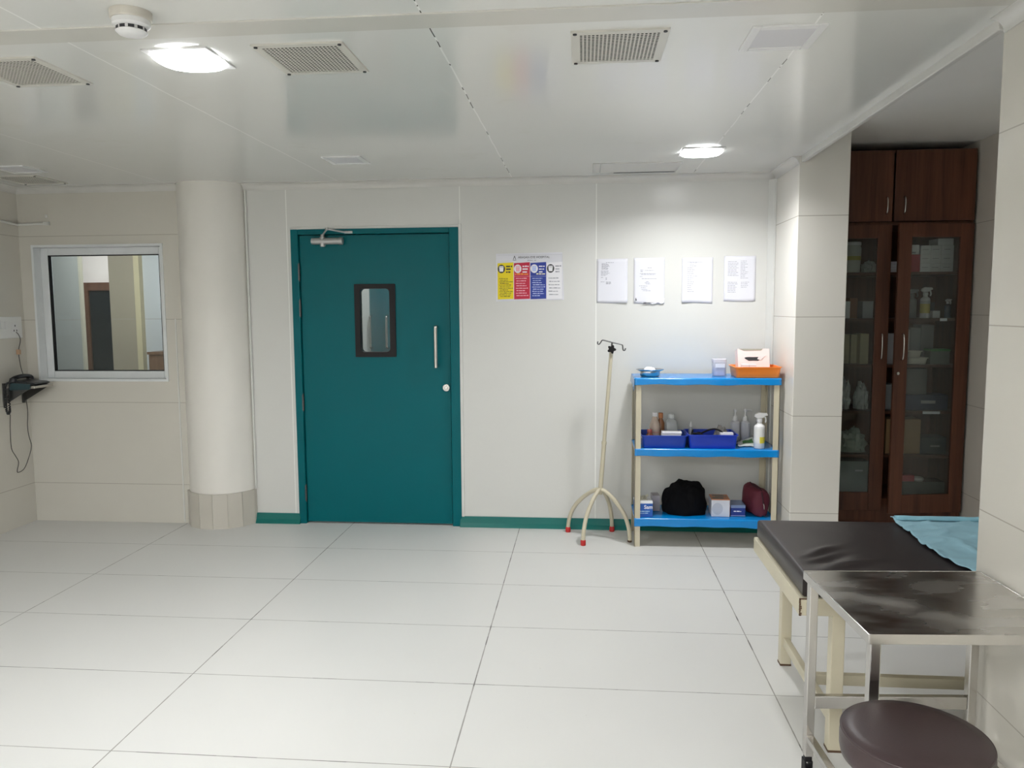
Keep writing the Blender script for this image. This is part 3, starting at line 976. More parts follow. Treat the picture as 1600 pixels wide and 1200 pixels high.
ph = thing('desk_phone', 'black corded phone on the small wall shelf', 'phone', (-3.872, 5.128, 1.0185), rz=0.05)
b = MB().prism([(-0.075, 0.0), (0.085, 0.0), (0.110, 0.012), (0.085, 0.022), (-0.05, 0.038), (-0.075, 0.038)], 'y', -0.086, 0.086)
b.build('phone_body', M_BLACKGL, ph, bevel=0.006)
b = MB().tube(spline([(-0.045, -0.105, 0.035), (-0.040, -0.085, 0.052), (-0.035, 0.0, 0.062), (-0.040, 0.085, 0.052), (-0.045, 0.105, 0.035)], 6), 0.015, 12)
for y in (-0.09, 0.09):
    b.lathe([(0.022, 0.026), (0.025, 0.038), (0.020, 0.054)], (-0.043, y, 0), 16)
b.build('handset', M_BLACKGL, ph, smooth=50)
MB().prism([(-0.070, -0.030), (0.070, -0.024), (0.078, 0.012), (-0.070, 0.020)], 'y', -0.094, -0.087).build('front_edge_shade', plain('dark teal edge shade', (0.02, 0.05, 0.06), 0.35), ph)  # phone front and shelf edge, the edge's shade put into the dark colour
cc = []
base = spline([(-0.05, -0.10, 0.030), (-0.085, -0.105, 0.01), (-0.098, -0.10, -0.06), (-0.098, -0.098, -0.165), (-0.088, -0.096, -0.192), (-0.078, -0.094, -0.165), (-0.080, -0.09, -0.06), (-0.070, -0.09, 0.0), (-0.066, -0.088, 0.015)], 26)
for i, q in enumerate(base):
    tq = (base[min(i + 1, len(base) - 1)] - base[max(i - 1, 0)]).normalized()
    u = tq.cross(Vector((0, 1, 0))).normalized()
    v_ = tq.cross(u)
    a = i * 1.5
    cc.append(q + u * 0.0055 * cos(a) + v_ * 0.0055 * sin(a))
MB().tube(cc, 0.0042, 6).build('coiled_cord', M_BLACKGL, ph, smooth=60)

CORD_A = [(0.016, -0.027, 0.001), (0.01, 0.002, -0.018), (0.004, 0.024, -0.059), (0.0, 0.004, -0.14), (0.0, 0.018, -0.255), (0.02, 0.02, -0.325)]
CORD_B = [(0.0, -0.118, -0.571), (0.0, -0.128, -0.678), (0.0, -0.128, -0.805), (0.0, -0.096, -0.865), (0.0, -0.069, -0.916), (0.0, -0.087, -0.973), (0.0, -0.076, -0.989), (0.0, -0.017, -0.973), (0.0, 0.035, -0.904), (0.0, 0.069, -0.826), (0.0, 0.05, -0.743), (0.0, 0.044, -0.672), (0.0, 0.055, -0.559), (0.012, 0.02, -0.395)]
wr = thing('power_cord', 'thin grey wire hanging from the socket in a long loop', 'wire', (-3.985, 5.2, 1.384))
M_WIRE = plain('grey wire', (0.07, 0.065, 0.06), 0.5)
MB().tube(spline(CORD_A, 8), 0.0028, 6).build('upper_wire', M_WIRE, wr, smooth=60)
MB().tube(spline(CORD_B, 8), 0.0026, 6).build('looped_wire', M_WIRE, wr, smooth=60)
b = box(-0.012, 0.012, -0.006, 0.016, -0.155, -0.120)
b.build('inline_adaptor', plain('tan plastic', (0.52, 0.34, 0.22), 0.5), wr, loc=(0.0, CORD_A[3][1] - 0.005, CORD_A[3][2] + 0.1375), bevel=0.004)
# ================================================================== IV STAND
iv = thing('drip_stand', 'cream drip stand with four curved legs beside the blue rack', 'drip stand', (0.113, 5.13, 0))
hub = Vector((0.0, 0.0, 0.330))
top = Vector((0.066, -0.02, 1.245))
MB().tube([hub - Vector((0.002, 0, 0.03)), hub + (top - hub) * 0.35], 0.0145, 16).build('lower_pole', M_CREAM, iv, smooth=40)
b = MB().tube([hub + (top - hub) * 0.33, top], 0.0125, 16)
b.tube([hub + (top - hub) * 0.335, hub + (top - hub) * 0.355], 0.017, 16)
b.build('pole', M_CREAM, iv, smooth=40)
feet = [(-0.216, 0.137, 1), (-0.113, -0.162, 1), (0.084, 0.170, 1), (0.191, -0.071, 0)]
for fx, fy, cap in feet:
    F = Vector((fx, fy, 0))
    pts = spline([hub + Vector((0, 0, 0.005)), hub + Vector((fx * 0.20, fy * 0.20, -0.012)), hub + Vector((fx * 0.52, fy * 0.52, -0.068)), hub + Vector((fx * 0.80, fy * 0.80, -0.145)),
                  hub + Vector((fx * 0.95, fy * 0.95, -0.225)), Vector((fx, fy, 0.03)), Vector((fx, fy, 0.002))], 6)
    lg = MB().tube(pts, 0.0135, 14).build('leg', M_CREAM, iv, smooth=40)
    MB().lathe([(0.0155, 0.0), (0.0175, 0.003), (0.0165, 0.033), (0.014, 0.036)] if cap else [(0.012, 0.0), (0.0142, 0.002), (0.0142, 0.014)], (fx, fy, 0), 16).build('foot_cap', M_RED if cap else M_RUST, lg, smooth=40)
tv = (top - hub).normalized()
kb = MB()
kc = top + tv * 0.018 + Vector((0, -0.018, 0))
poly = []
for k in range(40):
    a = 2 * pi * k / 40
    r = 0.024 + 0.0055 * cos(5 * a + 0.5)
    poly.append((kc.x + r * cos(a), kc.z + r * sin(a)))
kb.prism(poly, 'y', kc.y - 0.012, kc.y + 0.008)
kb.build('clamp_knob', M_BLACK, iv, bevel=0.003)
hk0 = top + tv * 0.062
b = MB().tube([top - tv * 0.01, hk0], 0.006, 10)
R = Vector((0.97, 0, -0.24)).normalized()
U = Vector((0.24, 0, 0.97)).normalized()
for sgn, L in ((-1, 0.066), (1, 0.070)):
    dr = R * sgn
    pts = [hk0, hk0 + dr * (L - 0.012), hk0 + dr * L + U * -0.004, hk0 + dr * (L + 0.005) - U * 0.018, hk0 + dr * (L + 0.012) - U * 0.032, hk0 + dr * (L + 0.022) - U * 0.030, hk0 + dr * (L + 0.024) - U * 0.016]
    b.tube(spline(pts, 5), 0.0042, 8)
b.build('hook_bar', M_DSTEEL, iv, smooth=50)

# ================================================================== BLUE RACK
rk = thing('storage_rack', 'cream steel rack with three blue plastic-covered shelves', 'rack', (0.775, 5.13, 0))
RX0, RX1, RY0, RY1 = -0.448, 0.440, -0.165, 0.195
for x0 in (RX0, RX1 - 0.036):
    for y0 in (RY0, RY1 - 0.036):
        b = MB()
        s_ = 1 if x0 < 0 else -1
        xe = x0 if s_ > 0 else x0 + 0.033
        ye = y0 if y0 < 0 else y0 + 0.033
        b.box(x0, x0 + 0.036, ye, ye + 0.003, 0, 1.050)
        b.box(xe, xe + 0.003, y0, y0 + 0.036, 0, 1.050)
        b.build('post', M_CREAM, rk)


def rack_shelf(z, x0, x1, wrap, skirt, seed):
    sh = box(x0, x1, RY0 + 0.004, RY1 - 0.004, z - 0.034, z - 0.004)
    o = sh.build('shelf', M_CREAM, rk, bevel=0.003)
    yf, yb = RY0 - 0.006 if wrap else RY0 - 0.001, RY1 - 0.006
    lo = [0]

    def front(u):
        return skirt * (1 + 0.10 * noise.noise(Vector((u * 4 + seed, 0, 0))) + 0.05 * sin(u * 21 + seed))
    prof = []
    N = 60

    def fn(u, v):
        x = x0 - 0.006 + (x1 - x0 + 0.012) * u
        wz = 0.0012 * noise.noise(Vector((x * 20, v * 6, seed)))
        if v < 0.3:                 # hanging front skirt
            t = 1 - v / 0.3
            return (x, yf - 0.002 - 0.004 * t * (0.5 + 0.5 * noise.noise(Vector((x * 14, seed, 0)))), z - 0.005 - (front(u) - 0.005) * t)
        t = (v - 0.3) / 0.7
        if t < 0.06:
            a = pi / 2 * t / 0.06
            return (x, yf - 0.002 + 0.006 * (1 - cos(a)), z - 0.005 + 0.006 * sin(a) + wz)
        return (x, yf + 0.004 + (yb - yf - 0.004) * (t - 0.06) / 0.94, z + 0.001 + wz)
    ln = MB().grid(fn, 60, 40).build('plastic_cover', M_BLUE, o, smooth=60, solid=0.0012)
    if wrap:                        # side flap at the left end
        MB().grid(lambda u, v: (x0 - 0.006 - 0.006 * v, yf + (yb - yf) * u, z - v * (0.050 + 0.030 * (1 - u) ** 4)), 20, 4).build('side_flap', M_BLUE, o, smooth=60, solid=0.0012)
    return o


ZT, ZM, ZB = 1.086, 0.636, 0.186
rack_shelf(ZT, RX0, RX1, True, 0.040, 1.0)
rack_shelf(ZM, RX0 + 0.004, RX1 - 0.004, False, 0.046, 4.0)
rack_shelf(ZB, RX0 + 0.004, RX1 - 0.004, False, 0.050, 8.0)
ZT += 0.0030
ZM += 0.0030
ZB += 0.0030

# --- things on the top shelf
dh = thing('steel_bowl', 'shallow steel bowl with a wide rim on top of the blue rack', 'bowl', (0.425, 5.08, ZT))
MB().lathe([(0.056, 0.0), (0.062, 0.006), (0.064, 0.034), (0.088, 0.042), (0.090, 0.046), (0.086, 0.047), (0.060, 0.038), (0.058, 0.010), (0.02, 0.006)], n=40, sx=1.0, sy=0.75).build('bowl', M_POLISH, dh, smooth=50)
blob(0.042, 0.032, 0.050, 3, 0.2).build('rim_highlight', M_PWHITE, dh, loc=(0, 0, 0.008), smooth=60)  # white lump stands in for the bright reflection on the bowl's rim


def tray(name, label, cx, cy, z, w, dp, h, mat, flare=0.012, group=None, cat='tray'):
    t = thing(name, label, cat, (cx, cy, z), group=group)

    def rr(e, zz, r=0.018):
        return [(x, y, zz) for x, y in rrect(-w / 2 + e, w / 2 - e, -dp / 2 + e, dp / 2 - e, r)]
    b = MB().loops([rr(flare + 0.002, 0), rr(flare, 0.004), rr(0.004, h - 0.006), rr(-0.003, h - 0.004), rr(-0.003, h), rr(0.005, h), rr(flare + 0.004, 0.006), rr(flare + 0.010, 0.005)])
    b.build('tray_body', mat, t, smooth=35)
    return t


tray('orange_basket', 'bright orange plastic tray at the end of the rack top', 1.083, 5.085, ZT, 0.285, 0.235, 0.068, M_ORANGE)
pk = thing('glove_box', 'torn pink and white glove box leaning in the orange tray', 'box', (1.085, 5.10, ZT + 0.007), rot=(radians(-14), 0, radians(2)))
M_PINKB = plain('pink white carton', (0.84, 0.71, 0.69), 0.45, var=0.10, scale=5)
box(-0.100, 0.100, 0, 0.075, 0.045, 0.172).build('carton', M_PINKB, pk, bevel=0.002)
hole = [(0.05 * cos(a) * (1 + 0.22 * sin(3 * a)) - 0.002, 0.105 + 0.017 * sin(a) * (1 + 0.3 * cos(2 * a))) for a in [2 * pi * k / 26 for k in range(26)]]
MB().prism(hole, 'y', -0.0012, 0.0).build('torn_opening', M_INKD, pk)
MB().prism([(0.03, 0.118), (0.075, 0.126), (0.058, 0.110), (0.045, 0.096), (0.022, 0.104)], 'y', -0.003, -0.0015).build('torn_flap', plain('grey white card', (0.7, 0.68, 0.68), 0.5), pk)
MB().prism([(-0.09, 0.171), (0.06, 0.171), (0.05, 0.160), (-0.06, 0.158)], 'y', -0.0015, 0.0).build('printed_band', plain('olive print', (0.35, 0.34, 0.28), 0.5), pk)
sw = thing('small_carton', 'small white carton in front of the torn glove box', 'box', (1.035, 5.035, ZT + 0.0065))
box(-0.044, 0.044, -0.022, 0.022, 0, 0.075).build('carton', M_CARTON, sw, bevel=0.0015)
box(-0.0008, 0.0008, -0.0226, -0.022, 0, 0.075).build('seam_line', M_INK, sw)
cj = thing('clear_jar', 'square clear plastic jar beside the orange tray', 'jar', (0.868, 5.13, ZT))
M_CLEAR = clear_plastic('milky clear plastic', (0.70, 0.69, 0.76), 0.45)
MB().lathe([(0.040, 0), (0.042, 0.004), (0.042, 0.095), (0.040, 0.10)], n=28, p=6).build('jar_body', M_CLEAR, cj, smooth=40)
MB().lathe([(0.043, 0.088), (0.043, 0.108), (0.040, 0.110)], n=28, p=6).build('lid', clear_plastic('milky lid', (0.75, 0.72, 0.78), 0.7), cj, smooth=40)
MB().lathe([(0.036, 0.003), (0.036, 0.052)], n=24, p=6).build('contents', plain('lavender contents', (0.42, 0.44, 0.66), 0.6, var=0.2, scale=40), cj)
box(-0.03, 0.03, -0.0432, -0.0422, 0.055, 0.08).build('label', M_PAPER, cj)

# --- middle shelf
tray('blue_tray', 'blue plastic tray holding bottles on the middle rack shelf', 0.512, 5.100, ZM, 0.290, 0.250, 0.082, M_TRAY, group='blue trays on the middle shelf')
tray('blue_tray', 'blue plastic tray holding black tubing on the middle rack shelf', 0.816, 5.100, ZM, 0.310, 0.250, 0.088, plain('bright royal blue plastic', (0.010, 0.045, 0.48), 0.3, var=0.05), group='blue trays on the middle shelf')


def bottle(name, label, x, y, z, prof, mat, cap=None, capm=None, cat='bottle', n=24, sx=1, sy=1, p=2.0, lab=None):
    t = thing(name, label, cat, (x, y, z))
    MB().lathe(prof, n=n, sx=sx, sy=sy, p=p).build('bottle_body', mat, t, smooth=40)
    if cap:
        MB().lathe(cap, n=20).build('cap', capm, t, smooth=40)
    if lab:
        r, z0, z1, lm = lab
        MB().lathe([(r, z0), (r, z1)], n=n, sx=sx, sy=sy, p=p, caps=False).build('label', lm, t, smooth=40)
    return t


zt = ZM + 0.0055
M_PINKL = clear_plastic('pinkish lotion plastic', (0.62, 0.50, 0.42), 0.9)
bottle('lotion_bottle', 'pale pinkish bottle with white cap in the blue tray', 0.463, 5.12, zt, [(0.030, 0), (0.034, 0.004), (0.034, 0.11), (0.030, 0.135), (0.018, 0.170), (0.013, 0.178), (0.013, 0.182)], M_PINKL,
       [(0.0155, 0.180), (0.0155, 0.203), (0.014, 0.205)], M_PWHITE, lab=(0.0345, 0.075, 0.082, plain('faded red stripe', (0.55, 0.30, 0.25), 0.5)))
bottle('brown_bottle', 'brown bottle with orange cap behind the pinkish bottle', 0.505, 5.160, zt, [(0.024, 0), (0.026, 0.004), (0.026, 0.13), (0.012, 0.160), (0.012, 0.166)], plain('amber plastic', (0.25, 0.10, 0.04), 0.3),
       [(0.015, 0.164), (0.015, 0.196), (0.013, 0.198)], plain('orange brown cap', (0.50, 0.19, 0.07), 0.4))
bottle('medicine_bottle', 'small brown labelled bottle at the left of the blue tray', 0.424, 5.045, zt, [(0.021, 0), (0.023, 0.003), (0.023, 0.070), (0.014, 0.082), (0.014, 0.086)], plain('brown glass', (0.16, 0.05, 0.02), 0.2),
       [(0.0165, 0.084), (0.0165, 0.103), (0.015, 0.105)], plain('dull red cap', (0.28, 0.06, 0.05), 0.4), lab=(0.0236, 0.018, 0.060, plain('cream label', (0.62, 0.46, 0.28), 0.5, var=0.4, scale=60)))
M_TRANSL = clear_plastic('frosted plastic', (0.60, 0.63, 0.64), 0.5, 0.3)
bottle('clear_bottle', 'clear squarish bottle standing in the blue tray', 0.573, 5.150, zt, [(0.034, 0), (0.037, 0.004), (0.037, 0.135), (0.030, 0.152), (0.018, 0.160), (0.018, 0.168)], M_TRANSL,
       [(0.0205, 0.166), (0.0205, 0.190), (0.019, 0.192)], clear_plastic('frosted cap', (0.62, 0.65, 0.66), 0.75), p=5)
cb = thing('carton_box', 'white carton with a loose lid at the front of the blue tray', 'box', (0.560, 5.052, zt), rz=-0.03)
box(-0.062, 0.062, -0.032, 0.032, 0, 0.080).build('carton', M_CARTON, cb, bevel=0.002)
box(-0.060, 0.066, -0.034, 0.030, 0.0805, 0.094).build('lid', M_PWHITE, cb, bevel=0.002)
dp = bottle('dropper_bottle', 'tiny dropper bottle in the corner of the tubing tray', 0.702, 5.175, zt, [(0.014, 0), (0.0155, 0.003), (0.0155, 0.085), (0.007, 0.1), (0.007, 0.106)], M_TRANSL, [(0.009, 0.105), (0.007, 0.118), (0.003, 0.138)], M_WPLASTIC)
tb = thing('black_tubing', 'looped black rubber tubing heaped in the blue tray', 'tubing', (0.80, 5.08, zt))
MB().tube(spline([(-0.10, -0.05, 0.035), (-0.105, -0.02, 0.075), (-0.06, 0.0, 0.072), (0.0, -0.035, 0.105), (0.045, -0.045, 0.11), (0.085, -0.05, 0.085), (0.090, -0.05, 0.05), (0.04, -0.02, 0.03), (-0.04, 0.02, 0.03), (-0.095, 0.04, 0.05), (-0.09, 0.06, 0.09)], 8), 0.0058, 8).build('tube', M_BLACK, tb, smooth=60)
MB().tube(spline([(-0.10, -0.06, 0.085), (-0.07, -0.055, 0.082), (-0.03, -0.05, 0.068), (0.0, -0.045, 0.04)], 8), 0.0065, 8).build('side_tube', M_BLACK, tb, smooth=60)
blob(0.036, 0.05, 0.075, 5, 0.3).build('rubber_cuff', M_BLACK, tb, loc=(-0.060, 0.01, 0.0), smooth=60)
bg = blob(0.044, 0.050, 0.115, 11, 0.28, 2.6).build('plastic_bag', clear_plastic('crumpled clear bag', (0.50, 0.47, 0.43), 0.65, 0.25), None, (0.888, 5.12, zt), smooth=50)
tag(bg, 'crumpled clear plastic bag in the blue tray with tubing', 'plastic bag')
tg = box(-0.04, 0.04, -0.02, 0.02, 0, 0.092).build('paper_slip', M_PWHITE, None, (0.905, 5.025, zt), bevel=0.001)
tag(tg, 'white folded slip at the front of the tubing tray', 'paper slip')


def pump(x, y, label):
    t = thing('pump_bottle', label, 'pump bottle', (x, y, ZM), group='frosted pump bottles')
    MB().lathe([(0.026, 0), (0.029, 0.004), (0.029, 0.128), (0.022, 0.134), (0.015, 0.138), (0.015, 0.142)], n=28, p=3.5).build('bottle_body', clear_plastic('frosted white plastic', (0.68, 0.68, 0.72), 0.88, 0.35), t, smooth=40)
    MB().lathe([(0.017, 0.140), (0.019, 0.143), (0.014, 0.168), (0.006, 0.174), (0.005, 0.196), (0.008, 0.197), (0.011, 0.205), (0.011, 0.214), (0.004, 0.218)], n=20).build('pump_head', M_WPLASTIC, t, smooth=40)
    return t


pump(1.004, 5.268, 'frosted pump bottle next to the tubing tray')
q_ = pump(1.069, 5.268, 'frosted pump bottle with a sideways spout, beside the spray bottle')
MB().tube([(0.0, 0, 0.210), (0.03, -0.004, 0.212), (0.040, -0.005, 0.206)], 0.0045, 8).build('spout', M_WPLASTIC, q_, smooth=40)


def spray(x, y, z, label, s=1.0, body=None, lab=None, group=None, rz=0.0, head=None):
    t = thing('spray_bottle', label, 'spray bottle', (x, y, z), rz, group)
    MB().lathe([(0.028 * s, 0), (0.030 * s, 0.004), (0.030 * s, 0.125 * s), (0.027 * s, 0.132 * s), (0.014 * s, 0.142 * s), (0.013 * s, 0.165 * s)], n=28).build('bottle_body', body or M_WPLASTIC, t, smooth=40)
    if lab:
        MB().lathe([(0.0306 * s, 0.032 * s), (0.0306 * s, 0.115 * s)], n=28, caps=False).build('label', lab, t, smooth=40)
    b = MB().lathe([(0.016 * s, 0.152 * s), (0.016 * s, 0.172 * s)], n=20)
    b.prism([(-0.030 * s, 0.182 * s), (-0.026 * s, 0.196 * s), (-0.008 * s, 0.206 * s), (0.040 * s, 0.204 * s), (0.044 * s, 0.190 * s), (0.030 * s, 0.186 * s), (0.018 * s, 0.176 * s), (-0.014 * s, 0.172 * s)], 'y', -0.011 * s, 0.011 * s)
    hd = b.build('spray_head', head or M_WPLASTIC, t, bevel=0.003)
    MB().prism([(0.024 * s, 0.186 * s), (0.033 * s, 0.184 * s), (0.038 * s, 0.160 * s), (0.033 * s, 0.146 * s), (0.029 * s, 0.150 * s), (0.032 * s, 0.164 * s)], 'y', -0.006 * s, 0.006 * s).build('trigger', head or M_WPLASTIC, hd)
    return t


tl = NT('white label with a yellow patch')
(ox, oy, oz), vv = tl.xyz()
mk = tl.math('MULTIPLY', tl.math('LESS_THAN', oz, 0.075), tl.math('GREATER_THAN', ox, -0.004))
tl.set(tl.mix(mk, (0.74, 0.74, 0.72), (0.72, 0.62, 0.06)), 0.4)
spray(1.108, 5.022, ZM, 'white spray bottle with a yellow patch at the front of the rack', 1.10, None, tl.m)
gp = thing('refill_packet', 'green and white packet lying behind the spray bottle', 'packet', (1.045, 5.105, ZM + 0.004))
MB().grid(lambda u, v: (-0.055 + 0.11 * u, -0.055 + 0.11 * v, 0.004 + 0.045 * u * v + 0.012 * noise.noise(Vector((u * 3, v * 3, 2)))), 14, 14).build('packet', plain('white film', (0.62, 0.66, 0.62), 0.3), gp, smooth=60, solid=0.004)
MB().grid(lambda u, v: (-0.02 + 0.06 * u, -0.03 + 0.055 * v, 0.0085 + 0.045 * (0.32 + 0.55 * u) * (0.23 + 0.5 * v) + 0.012 * noise.noise(Vector(((0.32 + 0.55 * u) * 3, (0.23 + 0.5 * v) * 3, 2)))), 10, 10).build('green_print', plain('leaf green print', (0.06, 0.24, 0.05), 0.4, var=0.3, scale=40), gp, smooth=60)

# --- bottom shelf
gb = thing('tissue_box', 'blue and white glove box with torn top at the rack end', 'box', (0.392, 5.028, ZB), rz=0.06)
M_CYAN = plain('blue carton print', (0.015, 0.10, 0.42), 0.4)
box(-0.058, 0.050, -0.045, 0.085, 0, 0.098).build('carton', M_CYAN, gb, bevel=0.002)
box(-0.0585, 0.0505, -0.0455, 0.0855, 0.088, 0.1).build('top_panel', M_CARTON, gb, bevel=0.002)
text('Sam', 0.034, (-0.006, -0.0458, 0.055), M_PWHITE, gb, bold=0.0006)
tx = MB()
scribble(tx, -0.045, 0.03, 0.036, 0.006, -0.045, rnd, 0.1)
scribble(tx, -0.045, 0.02, 0.024, 0.006, -0.045, rnd, 0.1)
tx.build('small_print', plain('pale cyan print', (0.4, 0.62, 0.8), 0.5), gb)
b = MB()
r = random.Random(4)
for k in range(5):
    a = r.uniform(0, 6.28)
    b.tube(spline([(-0.01 + 0.02 * cos(a), 0.01, 0.1), (0.0 + 0.03 * cos(a + 1), 0.02, 0.122 + 0.01 * r.random()), (0.02 * cos(a + 2), 0.03, 0.112), (0.03 * cos(a + 3), 0.0, 0.1)], 5), 0.006, 6, flat=0.3)
b.build('protruding_glove', plain('cream latex', (0.62, 0.60, 0.50), 0.5), gb, smooth=60)
g2 = thing('small_carton', 'grey white carton squeezed behind the blue glove box', 'box', (0.478, 5.18, ZB), rz=0.06)
box(-0.026, 0.024, -0.04, 0.05, 0, 0.105).build('carton', plain('greyish carton', (0.45, 0.42, 0.45), 0.5), g2, bevel=0.002)

bag = blob(0.140, 0.115, 0.205, 21, 0.16, 1.7, 56, 26, 2.7).build('cloth_bag', M_BCLOTH, None, (0.660, 5.135, ZB), smooth=70)
tag(bag, 'slumped black cloth bag on the bottom rack shelf', 'bag')

wb = thing('appliance_box', 'white box with a faint circle and orange-edged pictured top', 'box', (0.882, 5.09, ZB), rz=-0.03)
M_WBOX = plain('bluish white carton', (0.62, 0.64, 0.70), 0.45)
box(-0.060, 0.055, -0.065, 0.075, 0, 0.112).build('carton', M_WBOX, wb, bevel=0.0015)
box(-0.060, 0.0555, -0.0655, 0.0755, 0.108, 0.1135).build('orange_edge', plain('orange brown print', (0.50, 0.20, 0.10), 0.5), wb)
tx = MB()
for k, (x0, x1, y0, y1) in enumerate(((-0.05, 0.02, -0.05, -0.01), (-0.03, 0.045, 0.0, 0.02), (-0.045, 0.03, 0.03, 0.06))):
    tx.box(x0, x1, y0, y1, 0.1135, 0.1142)
tx.build('picture_patch', plain('grey picture print', (0.16, 0.15, 0.13), 0.5, var=0.5, scale=40), wb)
MB().prism([(-0.022 + 0.034 * cos(2 * pi * k / 32), 0.052 + 0.038 * sin(2 * pi * k / 32)) for k in range(32)], 'y', -0.0664, -0.0648).build('printed_circle', plain('grey blue print', (0.47, 0.50, 0.58), 0.5), wb)
box(0.0548, 0.0556, -0.064, 0.074, 0, 0.108).build('red_side', plain('red side print', (0.42, 0.06, 0.05), 0.5), wb)
bb = thing('blue_box', 'small navy blue box with a white word between white box and pouch', 'box', (0.991, 5.125, ZB), rz=-0.01)
box(-0.046, 0.046, -0.085, 0.055, 0, 0.072).build('carton', plain('navy carton', (0.02, 0.045, 0.25), 0.4), bb, bevel=0.0015)
box(-0.0465, 0.0465, -0.0855, 0.0555, 0.055, 0.0735).build('pale_band', plain('grey blue carton', (0.20, 0.27, 0.46), 0.4), bb, bevel=0.001)
b = MB()
scribble(b, -0.027, 0.020, 0.030, 0.009, -0.085, random.Random(3), 0.0)
b.build('white_word', M_PWHITE, bb)
box(-0.0465, 0.0465, -0.0856, -0.085, 0.003, 0.007).build('white_line', plain('pale line', (0.4, 0.45, 0.7), 0.5), bb)
mp = thing('zip_pouch', 'maroon zipped pouch at the end of the bottom rack shelf', 'pouch', (1.132, 5.135, ZB))


def pouch_p(u, v, off=0.0):
    """upright pouch cross-section swept along its length; u round, v along"""
    yy = -0.10 + 0.19 * v
    e = (1 - abs(2 * v - 1) ** 5) ** 0.5
    e = 0.55 + 0.45 * e
    a = 2 * pi * u
    p_ = 3.0
    q = (abs(cos(a)) ** p_ + abs(sin(a)) ** p_) ** (-1 / p_)
    nn = 0.008 * noise.noise(Vector((cos(a) * 2, sin(a) * 2, v * 4)))
    x = (0.056 * e + nn + off) * cos(a) * q - 0.25 * (yy) - 0.018
    z = 0.086 * (1 + 0.10 * v) + (0.084 * (1 + 0.12 * v) * (0.9 + 0.1 * e) + nn + off) * sin(a) * q
    return (x, yy, max(0.0, z))


rings = [[pouch_p(k / 32, j / 16) for k in range(32)] for j in range(17)]
MB().loops(rings).build('pouch_body', M_MAROON, mp, smooth=60)
MB().tube(spline([Vector(pouch_p(0.25, j / 10, 0.001)) for j in range(9, 0, -2)] + [Vector((0.004, -0.104, 0.150)), Vector((0.008, -0.106, 0.125)), Vector((0.014, -0.106, 0.085))], 4), 0.0045, 8).build('zip', plain('dark maroon zip', (0.035, 0.006, 0.012), 0.6), mp, smooth=60)
q0 = Vector((0.014, -0.107, 0.088))
MB().tube([q0, q0 + Vector((0.002, -0.012, -0.012)), q0 + Vector((0.002, -0.014, -0.032))], 0.003, 8).build('zip_pull', M_CHROME, mp, smooth=50)

# ================================================================== EXAMINATION BED
bd = thing('examination_bed', 'cream steel examination bed with dark brown mattress', 'bed', (0.73, 2.645, 0))
BL, BWd = 1.77, 0.72
fz0, fz1 = 0.487, 0.547
b = box(0, 0.030, 0, BWd, fz0, fz1).box(BL - 0.03, BL, 0, BWd, fz0, fz1).box(0.03, BL - 0.03, 0, 0.03, fz0, fz1).box(0.03, BL - 0.03, BWd - 0.03, BWd, fz0, fz1)
b.box(0.03, BL - 0.03, 0.03, BWd - 0.03, fz1 - 0.02, fz1 - 0.01)
fr = b.build('bed_frame', M_CREAM, bd, bevel=0.003)
b = MB()
rr_ = random.Random(12)
for k in range(10):
    a = rr_.uniform(0.0, 1.0)
    b.box(-0.0006, 0.004 + 0.006 * a, -0.0008, 0.006 * rr_.random(), fz0 + 0.006 * k, fz0 + 0.006 * k + 0.005)
b.box(0.0, 0.05, -0.0008, 0.004, fz1 - 0.003, fz1 + 0.0006)
b.box(0.09, 0.125, -0.0008, 0.003, fz1 - 0.002, fz1 + 0.0006)
b.build('rust_edge', M_RUST, fr)
for x in (0.112, BL - 0.15):
    for y in (0.008, BWd - 0.052):
        lg = box(x, x + 0.044, y, y + 0.044, 0.004, fz0).build('leg', M_CREAM, bd, bevel=0.003)
        box(x - 0.001, x + 0.045, y - 0.001, y + 0.045, 0, 0.008).build('foot', M_RUST, lg)
box(0.122, 0.146, 0.052, BWd - 0.052, 0.085, 0.125).build('side_rail', M_CREAM, bd, bevel=0.002)
box(BL - 0.14, BL - 0.116, 0.052, BWd - 0.052, 0.085, 0.125).build('side_rail', M_CREAM, bd, bevel=0.002)
box(0.146, BL - 0.14, 0.335, 0.365, 0.082, 0.122).build('stretcher', M_CREAM, bd, bevel=0.002)


def wrinkle(x, y):
    h = 0.0
    for (cx, cy, ang, L, w_, hh) in ((0.13, 0.265, 0.72, 0.10, 0.020, 0.012), (0.125, 0.165, 0.6, 0.10, 0.020, -0.014), (0.16, 0.110, 0.5, 0.12, 0.024, 0.013), (0.10, 0.21, 0.66, 0.09, 0.015, -0.008)):
        dx, dy = x - cx, y - cy
        a = dx * cos(ang) + dy * sin(ang)
        c_ = -dx * sin(ang) + dy * cos(ang)
        h += hh * math.exp(-(a / L) ** 2 - (c_ / w_) ** 2)
    return h + 0.003 * noise.noise(Vector((x * 4, y * 4, 0)))


mt = cushion(0.012, BL - 0.01, 0.012, BWd - 0.008, fz1 + 0.001, 0.627, 0.016, 110, 60, wrinkle).build('mattress', M_REX, bd, smooth=60)
weld(mt)
# cloth sheet over the far half
cl = thing('bed_sheet', 'light blue cotton sheet spread over the mattress', 'bed sheet', (1.276, 2.645, 0.631))


